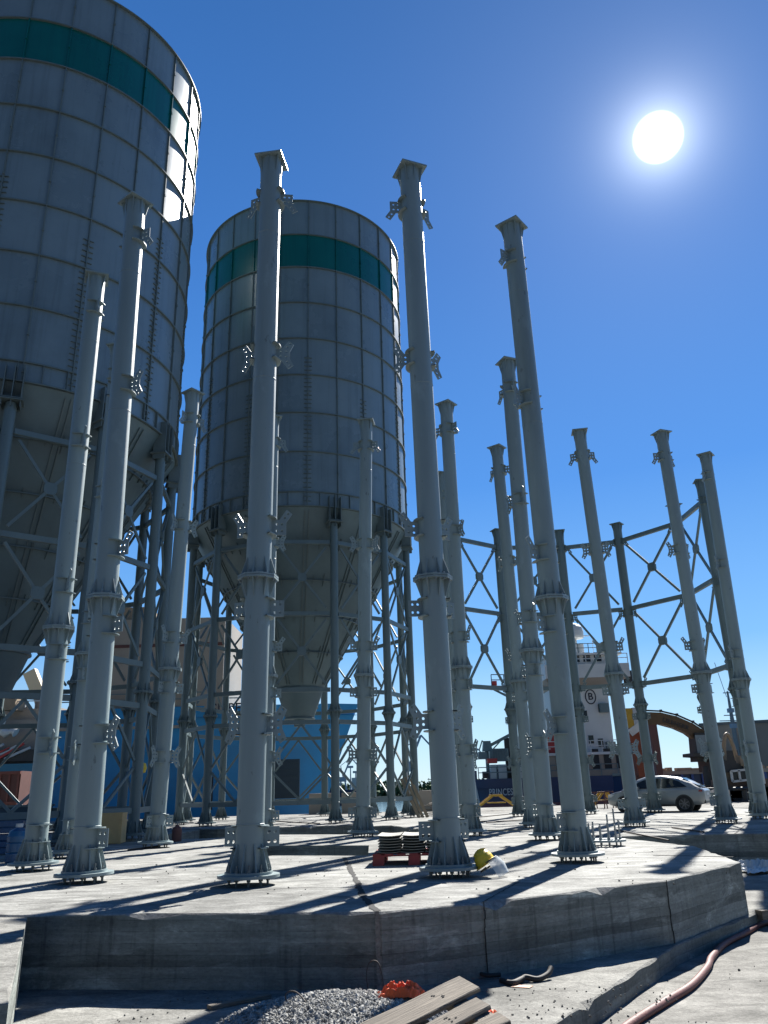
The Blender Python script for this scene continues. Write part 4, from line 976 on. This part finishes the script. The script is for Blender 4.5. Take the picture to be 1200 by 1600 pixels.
for px, py in ((915, 1116), (940, 1106), (925, 1155), (940, 1160), (893, 1118)): MB().box((sx(px, py), -4.63, sz(px, py)), (.5, .08, .8)).build('window', GLASS, s2)
for px, py in ((944, 1106), (955, 1166)): MB().box((sx(px, py), -4.9, sz(px, py)), (.9, .6, .9)).build('vent_box', STEEL2, s2)
for k in range(7): MB().box((sx(872)+k*1.2, -6.04, zdk+1.6), (.7, .08, 1.9)).build('doorway', DARK, s2)
rail([(xa, -6.2, z1_+.25), (sx(972, 1180), -6.2, z1_+.25)], 1.1, s2, WHITE, 1.0, .035); rail([(sx(853, 1024), -5.3, z4_+.2), (sx(969, 1024), -5.3, z4_+.2)], 1.0, s2, STEEL2, 1.0, .035); rail([(sx(850, 1060), -5.95, z3_+.7), (sx(980, 1060), -5.95, z3_+.7)], 1.0, s2, WHITE, 1.0, .035)
ms = MB().cyl((sx(909, 1005), -2, z4_+.2), (sx(909, 1005), -2, sz(908, 995, YS-2)), .28, .2, seg=12).beam((sx(909, 1005)-1.6, -2, z4_+2.6), (sx(909, 1005)+1.6, -2, z4_+2.6), .1, .1).cyl((sx(918, 1010), -2, z4_), (sx(918, 1010), -2, sz(917, 998)), .35, seg=10)
for px, py in ((938, 985), (930, 1000), (948, 1005)): ms.cyl((sx(px, 1010), -2, z4_), (sx(px, 1010), -2, sz(px, py)), .03, seg=6)
ms.build('mast', WHITE, s2)
MB().lathe([(0.01, 0), (.95, .02), (1.02, .2), (1.02, .8), (.9, 1.25), (.6, 1.55), (.2, 1.68), (.01, 1.7)], 24, c=(sx(909, 1005), -2, sz(908, 998, YS-2))).build('radome', WHITE, s2)
MB().box((sx(973, 1040), -4.5, sz(972, 1040)), (1.3, 1.2, .12)).beam((sx(970, 1055), -4.5, sz(966, 1060)), (sx(979, 1045), -4.5, sz(978, 1042)), .12, .12).box((sx(983, 1055), -4.5, sz(980, 1058)), (.8, .8, 1.4)).build('wing_lamp_stand', BLACKM, s2)
el = MB(); cx_, cz_ = sx(924, 1088), sz(924, 1088)
el.tube([(cx_+.52*cos(2*pi*k/24), -4.62, cz_+.72*sin(2*pi*k/24)) for k in range(25)], .06, 6, caps=False); el.build('emblem_ring', LETD, s2)
text_mesh('B', 1.0, .02, Matrix.Translation((cx_, -4.63, cz_)) @ rotM('X', pi/2), 'emblem_letter', LETD, s2)
lev(sx(812, 1180), xa, -5, 5, zdk-.4, sz(830, 1150), WHITE); 
# boat gear on the port side
MB().beam((sx(766, 1076), -5.6, sz(766, 1076)), (sx(858, 1076), -5.6, sz(856, 1076)), 1.0, .35).build('lookout_platform', BEIGE, s2)
MB().beam((sx(768, 1077), -5.6, sz(768, 1077)), (sx(852, 1120), -5.6, sz(850, 1120)), .2, .2).build('platform_strut', STEEL2, s2)
rail([(sx(767, 1074), -5.8, sz(767, 1074)), (sx(806, 1074), -5.8, sz(806, 1074))], 1.2, s2, BLACKM, .9, .04)
MB().box((sx(771, 1069), -5.6, sz(771, 1069)), (.5, .5, .45)).build('red_lamp', REDS, s2)

# beige vessel with crane behind the big silo
YL = 84.0
def lx(px, y=YL): return at(px, 1150, y).x
def lz(px, py, y=YL): return at(px, py, y).z
s3 = empty('beige_work_vessel', (lx(40), YL, -1.6)); tag(s3, 'beige vessel with a cream crane boom, glimpsed under the big silo at left', 'ship')
def lbox(x0, x1, yt, yb, d, m, name, dy=0): 
    MB().box(((lx(x0)+lx(x1))/2-lx(40), dy, (lz(40, yt)+lz(40, yb))/2+1.6), (lx(x1)-lx(x0), d, lz(40, yt)-lz(40, yb))).build(name, m, s3)
lbox(-60, 170, 1196, 1290, 9, mat('teal_hull', (.02, .16, .24), .5, var=.1), 'hull')
lbox(-60, 120, 1128, 1196, 6, BEIGE, 'deckhouse', .5); lbox(-40, 100, 1110, 1128, 5, BEIGE, 'upper_deckhouse', 1); lbox(20, 42, 1096, 1114, 3, TAN, 'winch_house', -2)
lbox(-60, 118, 1175, 1192, 1, BLACKM, 'dark_gangway', -3.4)  # black strip along the foot of the deckhouse
for x0, x1, yt, yb in ((-10, 28, 1128, 1142), (8, 50, 1140, 1158)):
    p0, p1 = Vector((lx(x0)-lx(40), -3.6, lz(40, (yt+yb)/2)+1.6)), Vector((lx(x1)-lx(40), -3.7, lz(40, (yt+yb)/2)+1.7))
    MB().tube([p0.lerp(p1, k/8)+Vector((0, 0, .12*sin(k*2.1))) for k in range(9)], [.35+.12*sin(k*1.7) for k in range(9)], 12).build('rolled_tarpaulin', CLOTHW, s3)
for k in range(7):
    p0 = Vector((lx(-20+k*10)-lx(40), -4, lz(40, 1188)+1.6)); MB().beam(p0, p0+Vector((2.4, 0, 1.0+.2*(k % 3))), .2, .22).build('gangway_strut', REDS if k % 2 else LETW, s3)
MB().beam((lx(35)-lx(40), 0, lz(35, 1050)+1.6), (lx(52)-lx(40), 0, lz(52, 1082)+1.6), .8, 1.3).beam((lx(52)-lx(40), 0, lz(52, 1082)+1.6), (lx(70)-lx(40), 0, lz(70, 1130)+1.6), .8, 1.0).build('crane_boom', mat('cream_paint', (.62, .5, .32), .5), s3)
MB().cyl((lx(60)-lx(40), 0, lz(60, 1130)+1.6), (lx(60)-lx(40), 0, lz(60, 1085)+1.6), .7, seg=14).build('crane_post', BEIGE, s3)
rail([(lx(-60)-lx(40), -3, lz(40, 1110)+1.6), (lx(100)-lx(40), -3, lz(40, 1110)+1.6)], 1.1, s3, WHITE, 1.5, .05)

# red skip and dark bin at far left
p0, p1 = at(-40, 1205, 44), at(48, 1205, 44); zt = at(20, 1206, 44).z
e = empty('red_skip', ((p0.x+p1.x)/2, 44, SL)); tag(e, 'dull red ribbed steel skip behind the leftmost column', 'skip')
Wd = p1.x-p0.x
MB().box((0, 0, (zt-SL)/2+.15), (Wd, 2.2, zt-SL-.3)).build('body', REDC, e)
for k in range(7): MB().box((-Wd/2+.1+k*(Wd-.2)/6, -1.13, (zt-SL)/2+.15), (.10, .07, zt-SL-.34)).build('rib', mat('skip_rib_red', (.13, .038, .03), .6), e)
for z in (zt-SL-.08, (zt-SL)*.45): MB().beam((-Wd/2, -1.15, z), (Wd/2, -1.15, z), .12, .14).build('rim_rail', mat('skip_rib_red', (.13, .038, .03), .6), e)
for s in (-1, 1): MB().box((s*Wd*.4, 0, .075), (.3, 2.0, .15)).build('skid', BLACKM, e)
p = at(12, 1290, 36); e = empty('dark_bin', (p.x, 36, SL+.003)); tag(e, 'dark blue steel bin standing before the red skip at the left edge', 'bin')
MB().box((0, 0, .62), (3.0, 1.2, 1.0), taper=(1.06, 1.1)).build('body', mat('dark_blue_steel', (.02, .06, .10), .6), e)
MB().beam((-1.65, -.68, 1.16), (1.65, -.68, 1.16), .08, .08).beam((-1.65, .68, 1.16), (1.65, .68, 1.16), .08, .08).build('rim_rail', STEEL2, e)
for s in (-1, 1): MB().box((s*1.1, 0, .06), (.2, 1.1, .12)).build('foot', BLACKM, e)
p = at(10, 1240, 41.5); e = empty('pipe_barrier', (p.x, 41.5, SL)); tag(e, 'pale bent pipe barrier standing before the red skip', 'barrier')
MB().tube([(-2.0, 0, 0), (-1.9, 0, 1.3), (-.3, 0, 1.3), (.35, 0, .15), (1.0, 0, .12)], .045, 10).build('pipe', GALV, e); MB().tube([(-1.9, 0, .7), (0.05, 0, .7)], .04, 8).build('rail', GALV, e)
# yellow lantern on silo leg
p = at(222, 1200, 31.5); e = MB().lathe([(0.01, -.2), (.13, -.17), (.18, 0), (.13, .17), (.01, .2)], 16, c=p).build('yellow_float', YEL); tag(e, 'small round yellow float hung on a leg of the big silo', 'float')
e2 = MB().tube([p+Vector((0, 0, .19)), p+Vector((-.02, -.03, .7))], .012, 6).build('rope', RUST, e)

# ------------------------------------------------------------------ right background
# excavator
YX = 64.0
def X3(px, py, y=YX): return at(px, py, y)
ex = empty('material_handler', (X3(1110, 1250).x, YX, 0.0)); tag(ex, 'yellow material handler with long arched boom on the quay right of the white car', 'excavator')
def rel(v): return v-ex.location
top = [(1006, 1113), (1030, 1114), (1055, 1120), (1080, 1131), (1100, 1144), (1112, 1158)]
bot = [(1008, 1133), (1030, 1132), (1052, 1138), (1070, 1146), (1086, 1158), (1100, 1172)]
b = MB(); 
for s in (-1, 1): b.grid([[rel(X3(*t_))+Vector((0, s*.4, 0)), rel(X3(*u_))+Vector((0, s*.4, 0))] for t_, u_ in zip(top, bot)], False)
for arr in (top, bot): b.grid([[rel(X3(*t_))+Vector((0, -.4, 0)), rel(X3(*t_))+Vector((0, .4, 0))] for t_ in arr], False)
for i in (0, -1): b.grid([[rel(X3(*top[i]))+Vector((0, s*.4, 0)), rel(X3(*bot[i]))+Vector((0, s*.4, 0))] for s in (-1, 1)], False)
b.build('boom', mat('ochre_boom_paint', (.095, .052, .018), .5, var=.15, vscale=.6), ex)
b = MB()
for i in range(5):
    a_, c_ = rel(X3(*top[i])), rel(X3(*top[i+1])); b.beam(a_+Vector((0, -.45, .1)), c_+Vector((0, -.45, .1)), .1, .12)
    b.box(a_+Vector((0, -.45, .12)), (.18, .16, .2))
b.build('hydraulic_line', BLACKM, ex)
ta, tb_ = rel(X3(1038, 1127)), rel(X3(1068, 1137)); an = atan2(tb_.z-ta.z, tb_.x-ta.x); mid = (ta+tb_)/2
text_mesh('LIEBHERR', .46, .015, Matrix.Translation((mid.x, -.425, mid.z)) @ rotM('X', pi/2) @ rotM('Z', an), 'boom_lettering', BLACKM, ex)
b = MB(); st_t, st_b = [(1008, 1118), (1018, 1170), (1026, 1215)], [(1022, 1118), (1030, 1170), (1035, 1215)]
for s in (-1, 1): b.grid([[rel(X3(*t_))+Vector((0, s*.3, 0)), rel(X3(*u_))+Vector((0, s*.3, 0))] for t_, u_ in zip(st_t, st_b)], False)
for arr in (st_t, st_b): b.grid([[rel(X3(*t_))+Vector((0, -.3, 0)), rel(X3(*t_))+Vector((0, .3, 0))] for t_ in arr], False)
b.build('stick', mat('dark_red_steel', (.10, .04, .035), .6), ex)
c_ = rel(X3(1095, 1168)); MB().box(c_, (1.4, 1.5, 2.1), taper=(.8, 1)).build('cab', BLACKM, ex)
MB().box(c_+Vector((-.1, -.77, .15)), (1.0, .04, 1.5)).build('cab_window', mat('pale_glass', (.17, .2, .22), .1), ex)
c_ = rel(X3(1122, 1190)); MB().box(c_, (2.2, 2.6, 1.5)).build('engine_house', BLACKM, ex)
MB().beam(rel(X3(1075, 1180)), rel(X3(1110, 1182)), 2.4, .25).build('platform', BLACKM, ex)
c_ = rel(X3(1118, 1212)); MB().cyl((c_.x, 0, SL+1.1), (c_.x, 0, rel(X3(1125, 1192)).z-.2), .9, seg=20).build('turntable', BLACKM, ex)
MB().box((c_.x, 0, SL+.75), (5.2, 2.6, .7)).build('undercarriage', BLACKM, ex)
for x in (-1.9, 1.9):
    for y in (-1.3, 1.3): MB().cyl((c_.x+x, y-.25, SL+.6), (c_.x+x, y+.25, SL+.6), .6, seg=24).build('wheel', TYRE, ex)
# orange hopper/stack structure
p0 = at(992, 1165, 70.0); e = empty('orange_hopper', (p0.x, 70, -.5)); tag(e, 'rusty orange hopper with yellow and white panels between two far columns', 'hopper')
def hz(py): return at(992, py, 70).z+.5
def hxx(px): return at(px, 1165, 70).x-p0.x
b = MB(); b._add([(hxx(975), -1.5, hz(1135)), (hxx(1013), -1.5, hz(1120)), (hxx(1013), -1.5, hz(1215)), (hxx(985), -1.5, hz(1215)), (hxx(975), 1.5, hz(1135)), (hxx(1013), 1.5, hz(1120)), (hxx(1013), 1.5, hz(1215)), (hxx(985), 1.5, hz(1215))], [(3, 2, 1, 0), (4, 5, 6, 7), (0, 1, 5, 4), (1, 2, 6, 5), (2, 3, 7, 6), (3, 0, 4, 7)]); b.build('body', ORS, e)
for px in (998, 1006): MB().beam((hxx(px)-.3, -1.58, hz(1140)), (hxx(px)+.6, -1.58, hz(1212)), .16, .14).build('orange_rib', mat('safety_orange', (.6, .2, .02), .5), e)
MB().box((hxx(983), -1.0, hz(1124)), (.9, 1.4, 1.6)).build('yellow_panel', YELM, e); MB().box((hxx(990), -1.1, hz(1126)), (.45, 1.3, 1.9)).build('white_panel', LETW, e)
MB().beam((hxx(978), -1.7, hz(1147)), (hxx(1003), -1.7, hz(1131)), .2, .6).build('chute', CLOTHW, e)
MB().box((hxx(1000), 0, (hz(1213))/2), (3.2, 2.4, hz(1213)-.02)).build('base_frame', mat('dark_red_steel', (.10, .04, .035), .6), e)
# blue barge / fender wall
YF = 72.0
a_, c_ = at(1030, 1209, YF), at(1200, 1209, YF)
e = empty('dark_barge', ((a_.x+c_.x)/2, YF, -1.6)); tag(e, 'dark blue ribbed barge side with a pale deck edge, moored behind the white car', 'barge')
W_ = c_.x-a_.x+14; zt = a_.z+1.6
MB().box((4, 2, zt/2), (W_, 4, zt-.1)).build('hull', NAVY, e); MB().box((4, 1.9, zt+.05), (W_, 4.2, .3)).build('deck_edge', BEIGE, e)
for k in range(26): MB().box((4-W_/2+.4+k*W_/26, -.08, zt/2+.2), (.22, .16, zt-.6)).build('rib', mat('fender_blue', (.02, .06, .22), .5), e)
b = MB()
for k in range(30): b.box((4-W_/2+.3+k*W_/30+random.uniform(-.2, .2), 1+random.uniform(-.5, .5), zt+.3), (random.uniform(.4, 1.0), .6, random.uniform(.15, .5)))
b.build('deck_clutter', TAN, e)
# machinery between the last two columns
e = empty('scrap_trailer', (at(1150, 1245, 58).x, 58, SL)); tag(e, 'dark machinery trailer with a pale frame window beside the last two columns', 'trailer')
def mz(py): return at(1150, py, 58).z-SL
def mx(px): return at(px, 1230, 58).x-at(1150, 1245, 58).x
MB().box((0, 0, mz(1238)), (mx(1200)-mx(1112), 2.2, .7)).build('chassis', BLACKM, e)
MB().box((mx(1158), .2, mz(1226)), (mx(1195)-mx(1122), 1.8, .7)).build('load', mat('rust_brown', (.09, .06, .045), .8, var=.4, vscale=2), e)
MB().box((mx(1150), .4, mz(1213)), (mx(1180)-mx(1138), 1.2, .7)).build('panel', BEIGE, e)
for (x0, y0, x1, y1) in ((1138, 1205, 1163, 1203), (1163, 1203, 1163, 1219), (1163, 1219, 1138, 1221), (1138, 1221, 1138, 1205), (1150, 1204, 1150, 1220)): MB().beam((mx(x0), -.9, mz(y0)), (mx(x1), -.9, mz(y1)), .12, .14).build('frame_bar', WHITE, e)
MB().box((mx(1150), -.8, mz(1212)), (mx(1162)-mx(1139), .04, mz(1206)-mz(1219))).build('glass', GLASS, e)
MB().box((mx(1175), -.6, mz(1209)), (1.1, .8, 1.4)).build('control_box', CLOTHW, e)
for x in (1122, 1140, 1175, 1190): MB().cyl((mx(x), -1.1, .45), (mx(x), 1.1, .45), .45, seg=20).build('wheel', TYRE, e)
for k in range(5): MB().box((mx(1125+k*14), -.3+.2*random.random(), mz(1195)+random.uniform(-.3, .3)), (random.uniform(.5, 1.4), .8, random.uniform(.4, 1.0))).build('engine_part', random.choice((BLACKM, TAN, STEEL2)), e)
b = MB()
for (x0, x1) in ((1122, 1140), (1142, 1162)):
    pts_ = [Vector((mx(x0+(x1-x0)*k/8), .3, mz(1190)+1.9*sin(pi*k/8)**.6)) for k in range(9)]; b.tube(pts_, .14, 8)
b.build('curved_arm', TAN, e)
p = at(1107, 1232, 54); e = empty('boulder_heap', (p.x, 54, SL)); 
o = rocks('rubble_heap', [((p.x+random.gauss(0, .3), 54+random.gauss(0, .3), SL+.25+.3*random.random()), random.uniform(.25, .6)) for _ in range(14)], mat('pale_rubble', (.33, .3, .26), .9, var=.3)); tag(o, 'pale rubble heap on the quay just behind the tail of the white car', 'rubble', kind='stuff'); bpy.data.objects.remove(e)
# grey warehouse
YW = 150.0
a_, c_ = at(1070, 1140, YW), at(1260, 1140, YW); e = empty('grey_warehouse', ((a_.x+c_.x)/2, YW-10, -1.0), R_(-24)); tag(e, 'plain grey concrete warehouse block in the right background', 'building')
zt = at(1130, 1136, YW).z+1; MB().box((0, 8, zt/2), (c_.x-a_.x, 16, zt)).build('wall', WALLG, e); MB().box((0, 8, zt+.15), (c_.x-a_.x+.6, 16.6, .5)).build('roof', mat('roof_grey', (.16, .15, .14), .9), e)
for k in range(9): MB().box((-(c_.x-a_.x)/2+1.2+k*(c_.x-a_.x-2.4)/8, -.06, zt/2), (.25, .1, zt-.4)).build('pilaster', WALLG, e)
MB().box((-(c_.x-a_.x)/2+.1, -.2, zt*.45), (.5, .5, zt*.9)).build('downpipe', BLACKM, e)
# mast
e = empty('radio_mast', (at(1146, 1136, 140).x, 140, -1)); tag(e, 'slim pale mast with cross arms rising over the grey warehouse', 'mast')
zb, zt = at(1146, 1140, 140).z+1, at(1136, 1080, 140).z+1
MB().cyl((0, 0, 0), (0, 0, zb+2), .45, .35, seg=10).cyl((0, 0, zb+2), (0, 0, zt), .32, .16, seg=10).build('pole', GALV, e)
for z, L in ((zb+1.5, 4.4), (zb+2.4, 2.6), (zb+6.2, 1.6)): MB().beam((-L/2, 0, z), (L/2, 0, z), .15, .15).build('cross_arm', GALV, e)
MB().cyl((-.3, 0, zt-1), (-1.4, 0, zt+5), .05, seg=6).build('whip_aerial', GALV, e)
for z in (zb+.6, zb+3.2): MB().box((0, 0, z), (.9, .9, .7)).build('lamp_cluster', FARM, e)

# ------------------------------------------------------------------ far shore
def shore(px0, px1, y, hgt, name, label, seed):
    rnd = random.Random(seed); a_, c_ = at(px0, 1225, y), at(px1, 1225, y); b = MB(); n = int((px1-px0)*2.2)
    for k in range(n):
        x = a_.x+(c_.x-a_.x)*rnd.random(); h = hgt*(.35+.65*rnd.random()); r = hgt*.16
        for q in range(7):
            cx_, cy_, cz_ = x+rnd.gauss(0, r), y+rnd.gauss(0, r*3), -1+h*rnd.random(); L = hgt*.13*rnd.uniform(.5, 1.3)
            E_ = Euler((rnd.random()*6, rnd.random()*6, rnd.random()*6)).to_matrix()
            b._add([Vector((cx_, cy_, cz_))+E_ @ Vector(v)*L for v in ((1, 0, 0), (-.5, .85, 0), (-.5, -.85, 0), (0, 0, .9))], [(0, 1, 2), (0, 1, 3), (1, 2, 3), (0, 2, 3)])
    o = b.build(name, LEAF); tag(o, label, 'trees', kind='stuff'); return o
shore(470, 760, 420, 8, 'far_shore_trees', 'far green tree line across the water, seen between the columns', 3)
shore(1020, 1080, 420, 4, 'far_shore_scrub', 'thin dark scrub line on the far breakwater behind the barge', 5)
bk = MB().box((at(650, 1225, 430).x, 432, -.6), (900, 30, 2.2), taper=(1, .7)); struct(bk.build('far_shore', mat('shore_ground', (.2, .21, .2), .95, var=.2, vscale=.05)))
def crane(px, ptop, y, label, jib=1):
    b0 = at(px, 1225, y); zt = at(px, ptop, y).z; h = zt-1; e = empty('harbour_crane', (b0.x, y, .5)); tag(e, label, 'crane', 'far harbour cranes'); w_ = h*.08
    for sx_ in (-1, 1):
        for sy_ in (-1, 1): MB().beam((sx_*w_*1.5, sy_*w_*1.5, 0), (sx_*w_*.7, sy_*w_*.7, h*.4), w_*.35, w_*.35).build('leg', FARM, e)
    MB().box((0, 0, h*.45), (w_*2.4, w_*2, h*.12)).build('cab', FARM, e)
    MB().beam((0, 0, h*.5), (jib*h*.22, 0, h), w_*.5, w_*.5).beam((jib*h*.22, 0, h), (jib*h*.40, 0, h*.80), w_*.35, w_*.35).build('jib', FARM, e)
    MB().beam((0, 0, h*.5), (-jib*h*.06, 0, h*.8), w_*.3, w_*.3).beam((-jib*h*.06, 0, h*.8), (jib*h*.22, 0, h), w_*.18, w_*.18).build('stay', FARM, e)
    MB().beam((jib*h*.40, 0, h*.80), (jib*h*.41, 0, h*.35), w_*.1, w_*.1).build('hoist_rope', FARM, e)
crane(641, 1147, 300, 'far crane with kinked jib, just right of the smaller silo')
crane(735, 1168, 330, 'far crane left of the navy ship stern, the taller of two', 1)
crane(722, 1178, 380, 'far crane left of the navy ship stern, the shorter of two', -1)
crane(536, 1182, 300, 'far crane seen through the braces of the smaller silo', 1)
for k, (px, pt) in enumerate(((527, 1205), (548, 1200), (556, 1208))):
    b0 = at(px, 1228, 320); zt = at(px, pt, 320).z; e = empty('lamp_mast', (b0.x, 320, .4)); tag(e, 'distant thin mast on the far shore behind the smaller silo', 'mast', 'distant masts on the far shore')
    MB().cyl((0, 0, 0), (0, 0, zt), .35, .2, seg=8).build('pole', FARM, e); MB().box((0, 0, zt), (2.2, 1, .8)).build('head', FARM, e)
b0 = at(540, 1234, 260); e = empty('distant_ship', (b0.x, 260, -1.6)); tag(e, 'small dark blue ship far across the water behind the smaller silo', 'ship')
hull([(-9, -8, .5, .3, 5.2), (-6, -6, 2, 1.6, 4.6), (6, 6, 2.2, 2, 4.4), (9, 8.6, 1.4, 1.2, 5)], NAVY, BOOT, 0, 'hull', e); MB().box((4, 0, 6.2), (4, 3, 3.6)).build('deckhouse', WHITE, e)
# low block by the quay edge right of the smaller silo
p = at(560, 1248, 60.8); 
for k, (px, w_) in enumerate(((560, 2.2), (505, 1.8), (672, 1.6))):
    p = at(px, 1245, 56.2); e = slab('quay_block', [(p.x-w_/2, 55.6), (p.x+w_/2, 55.6), (p.x+w_/2, 56.7), (p.x-w_/2, 56.7)], SL-.002, SL+1.3, BEIGE, BEIGE, step=.5)
    tag(e, ('low pale concrete block by the water, seen right of centre of the smaller silo base', 'low pale concrete block by the water, behind the front leg of the smaller silo', 'low grey concrete block by the water, right of the leaning planks')[k], 'block')
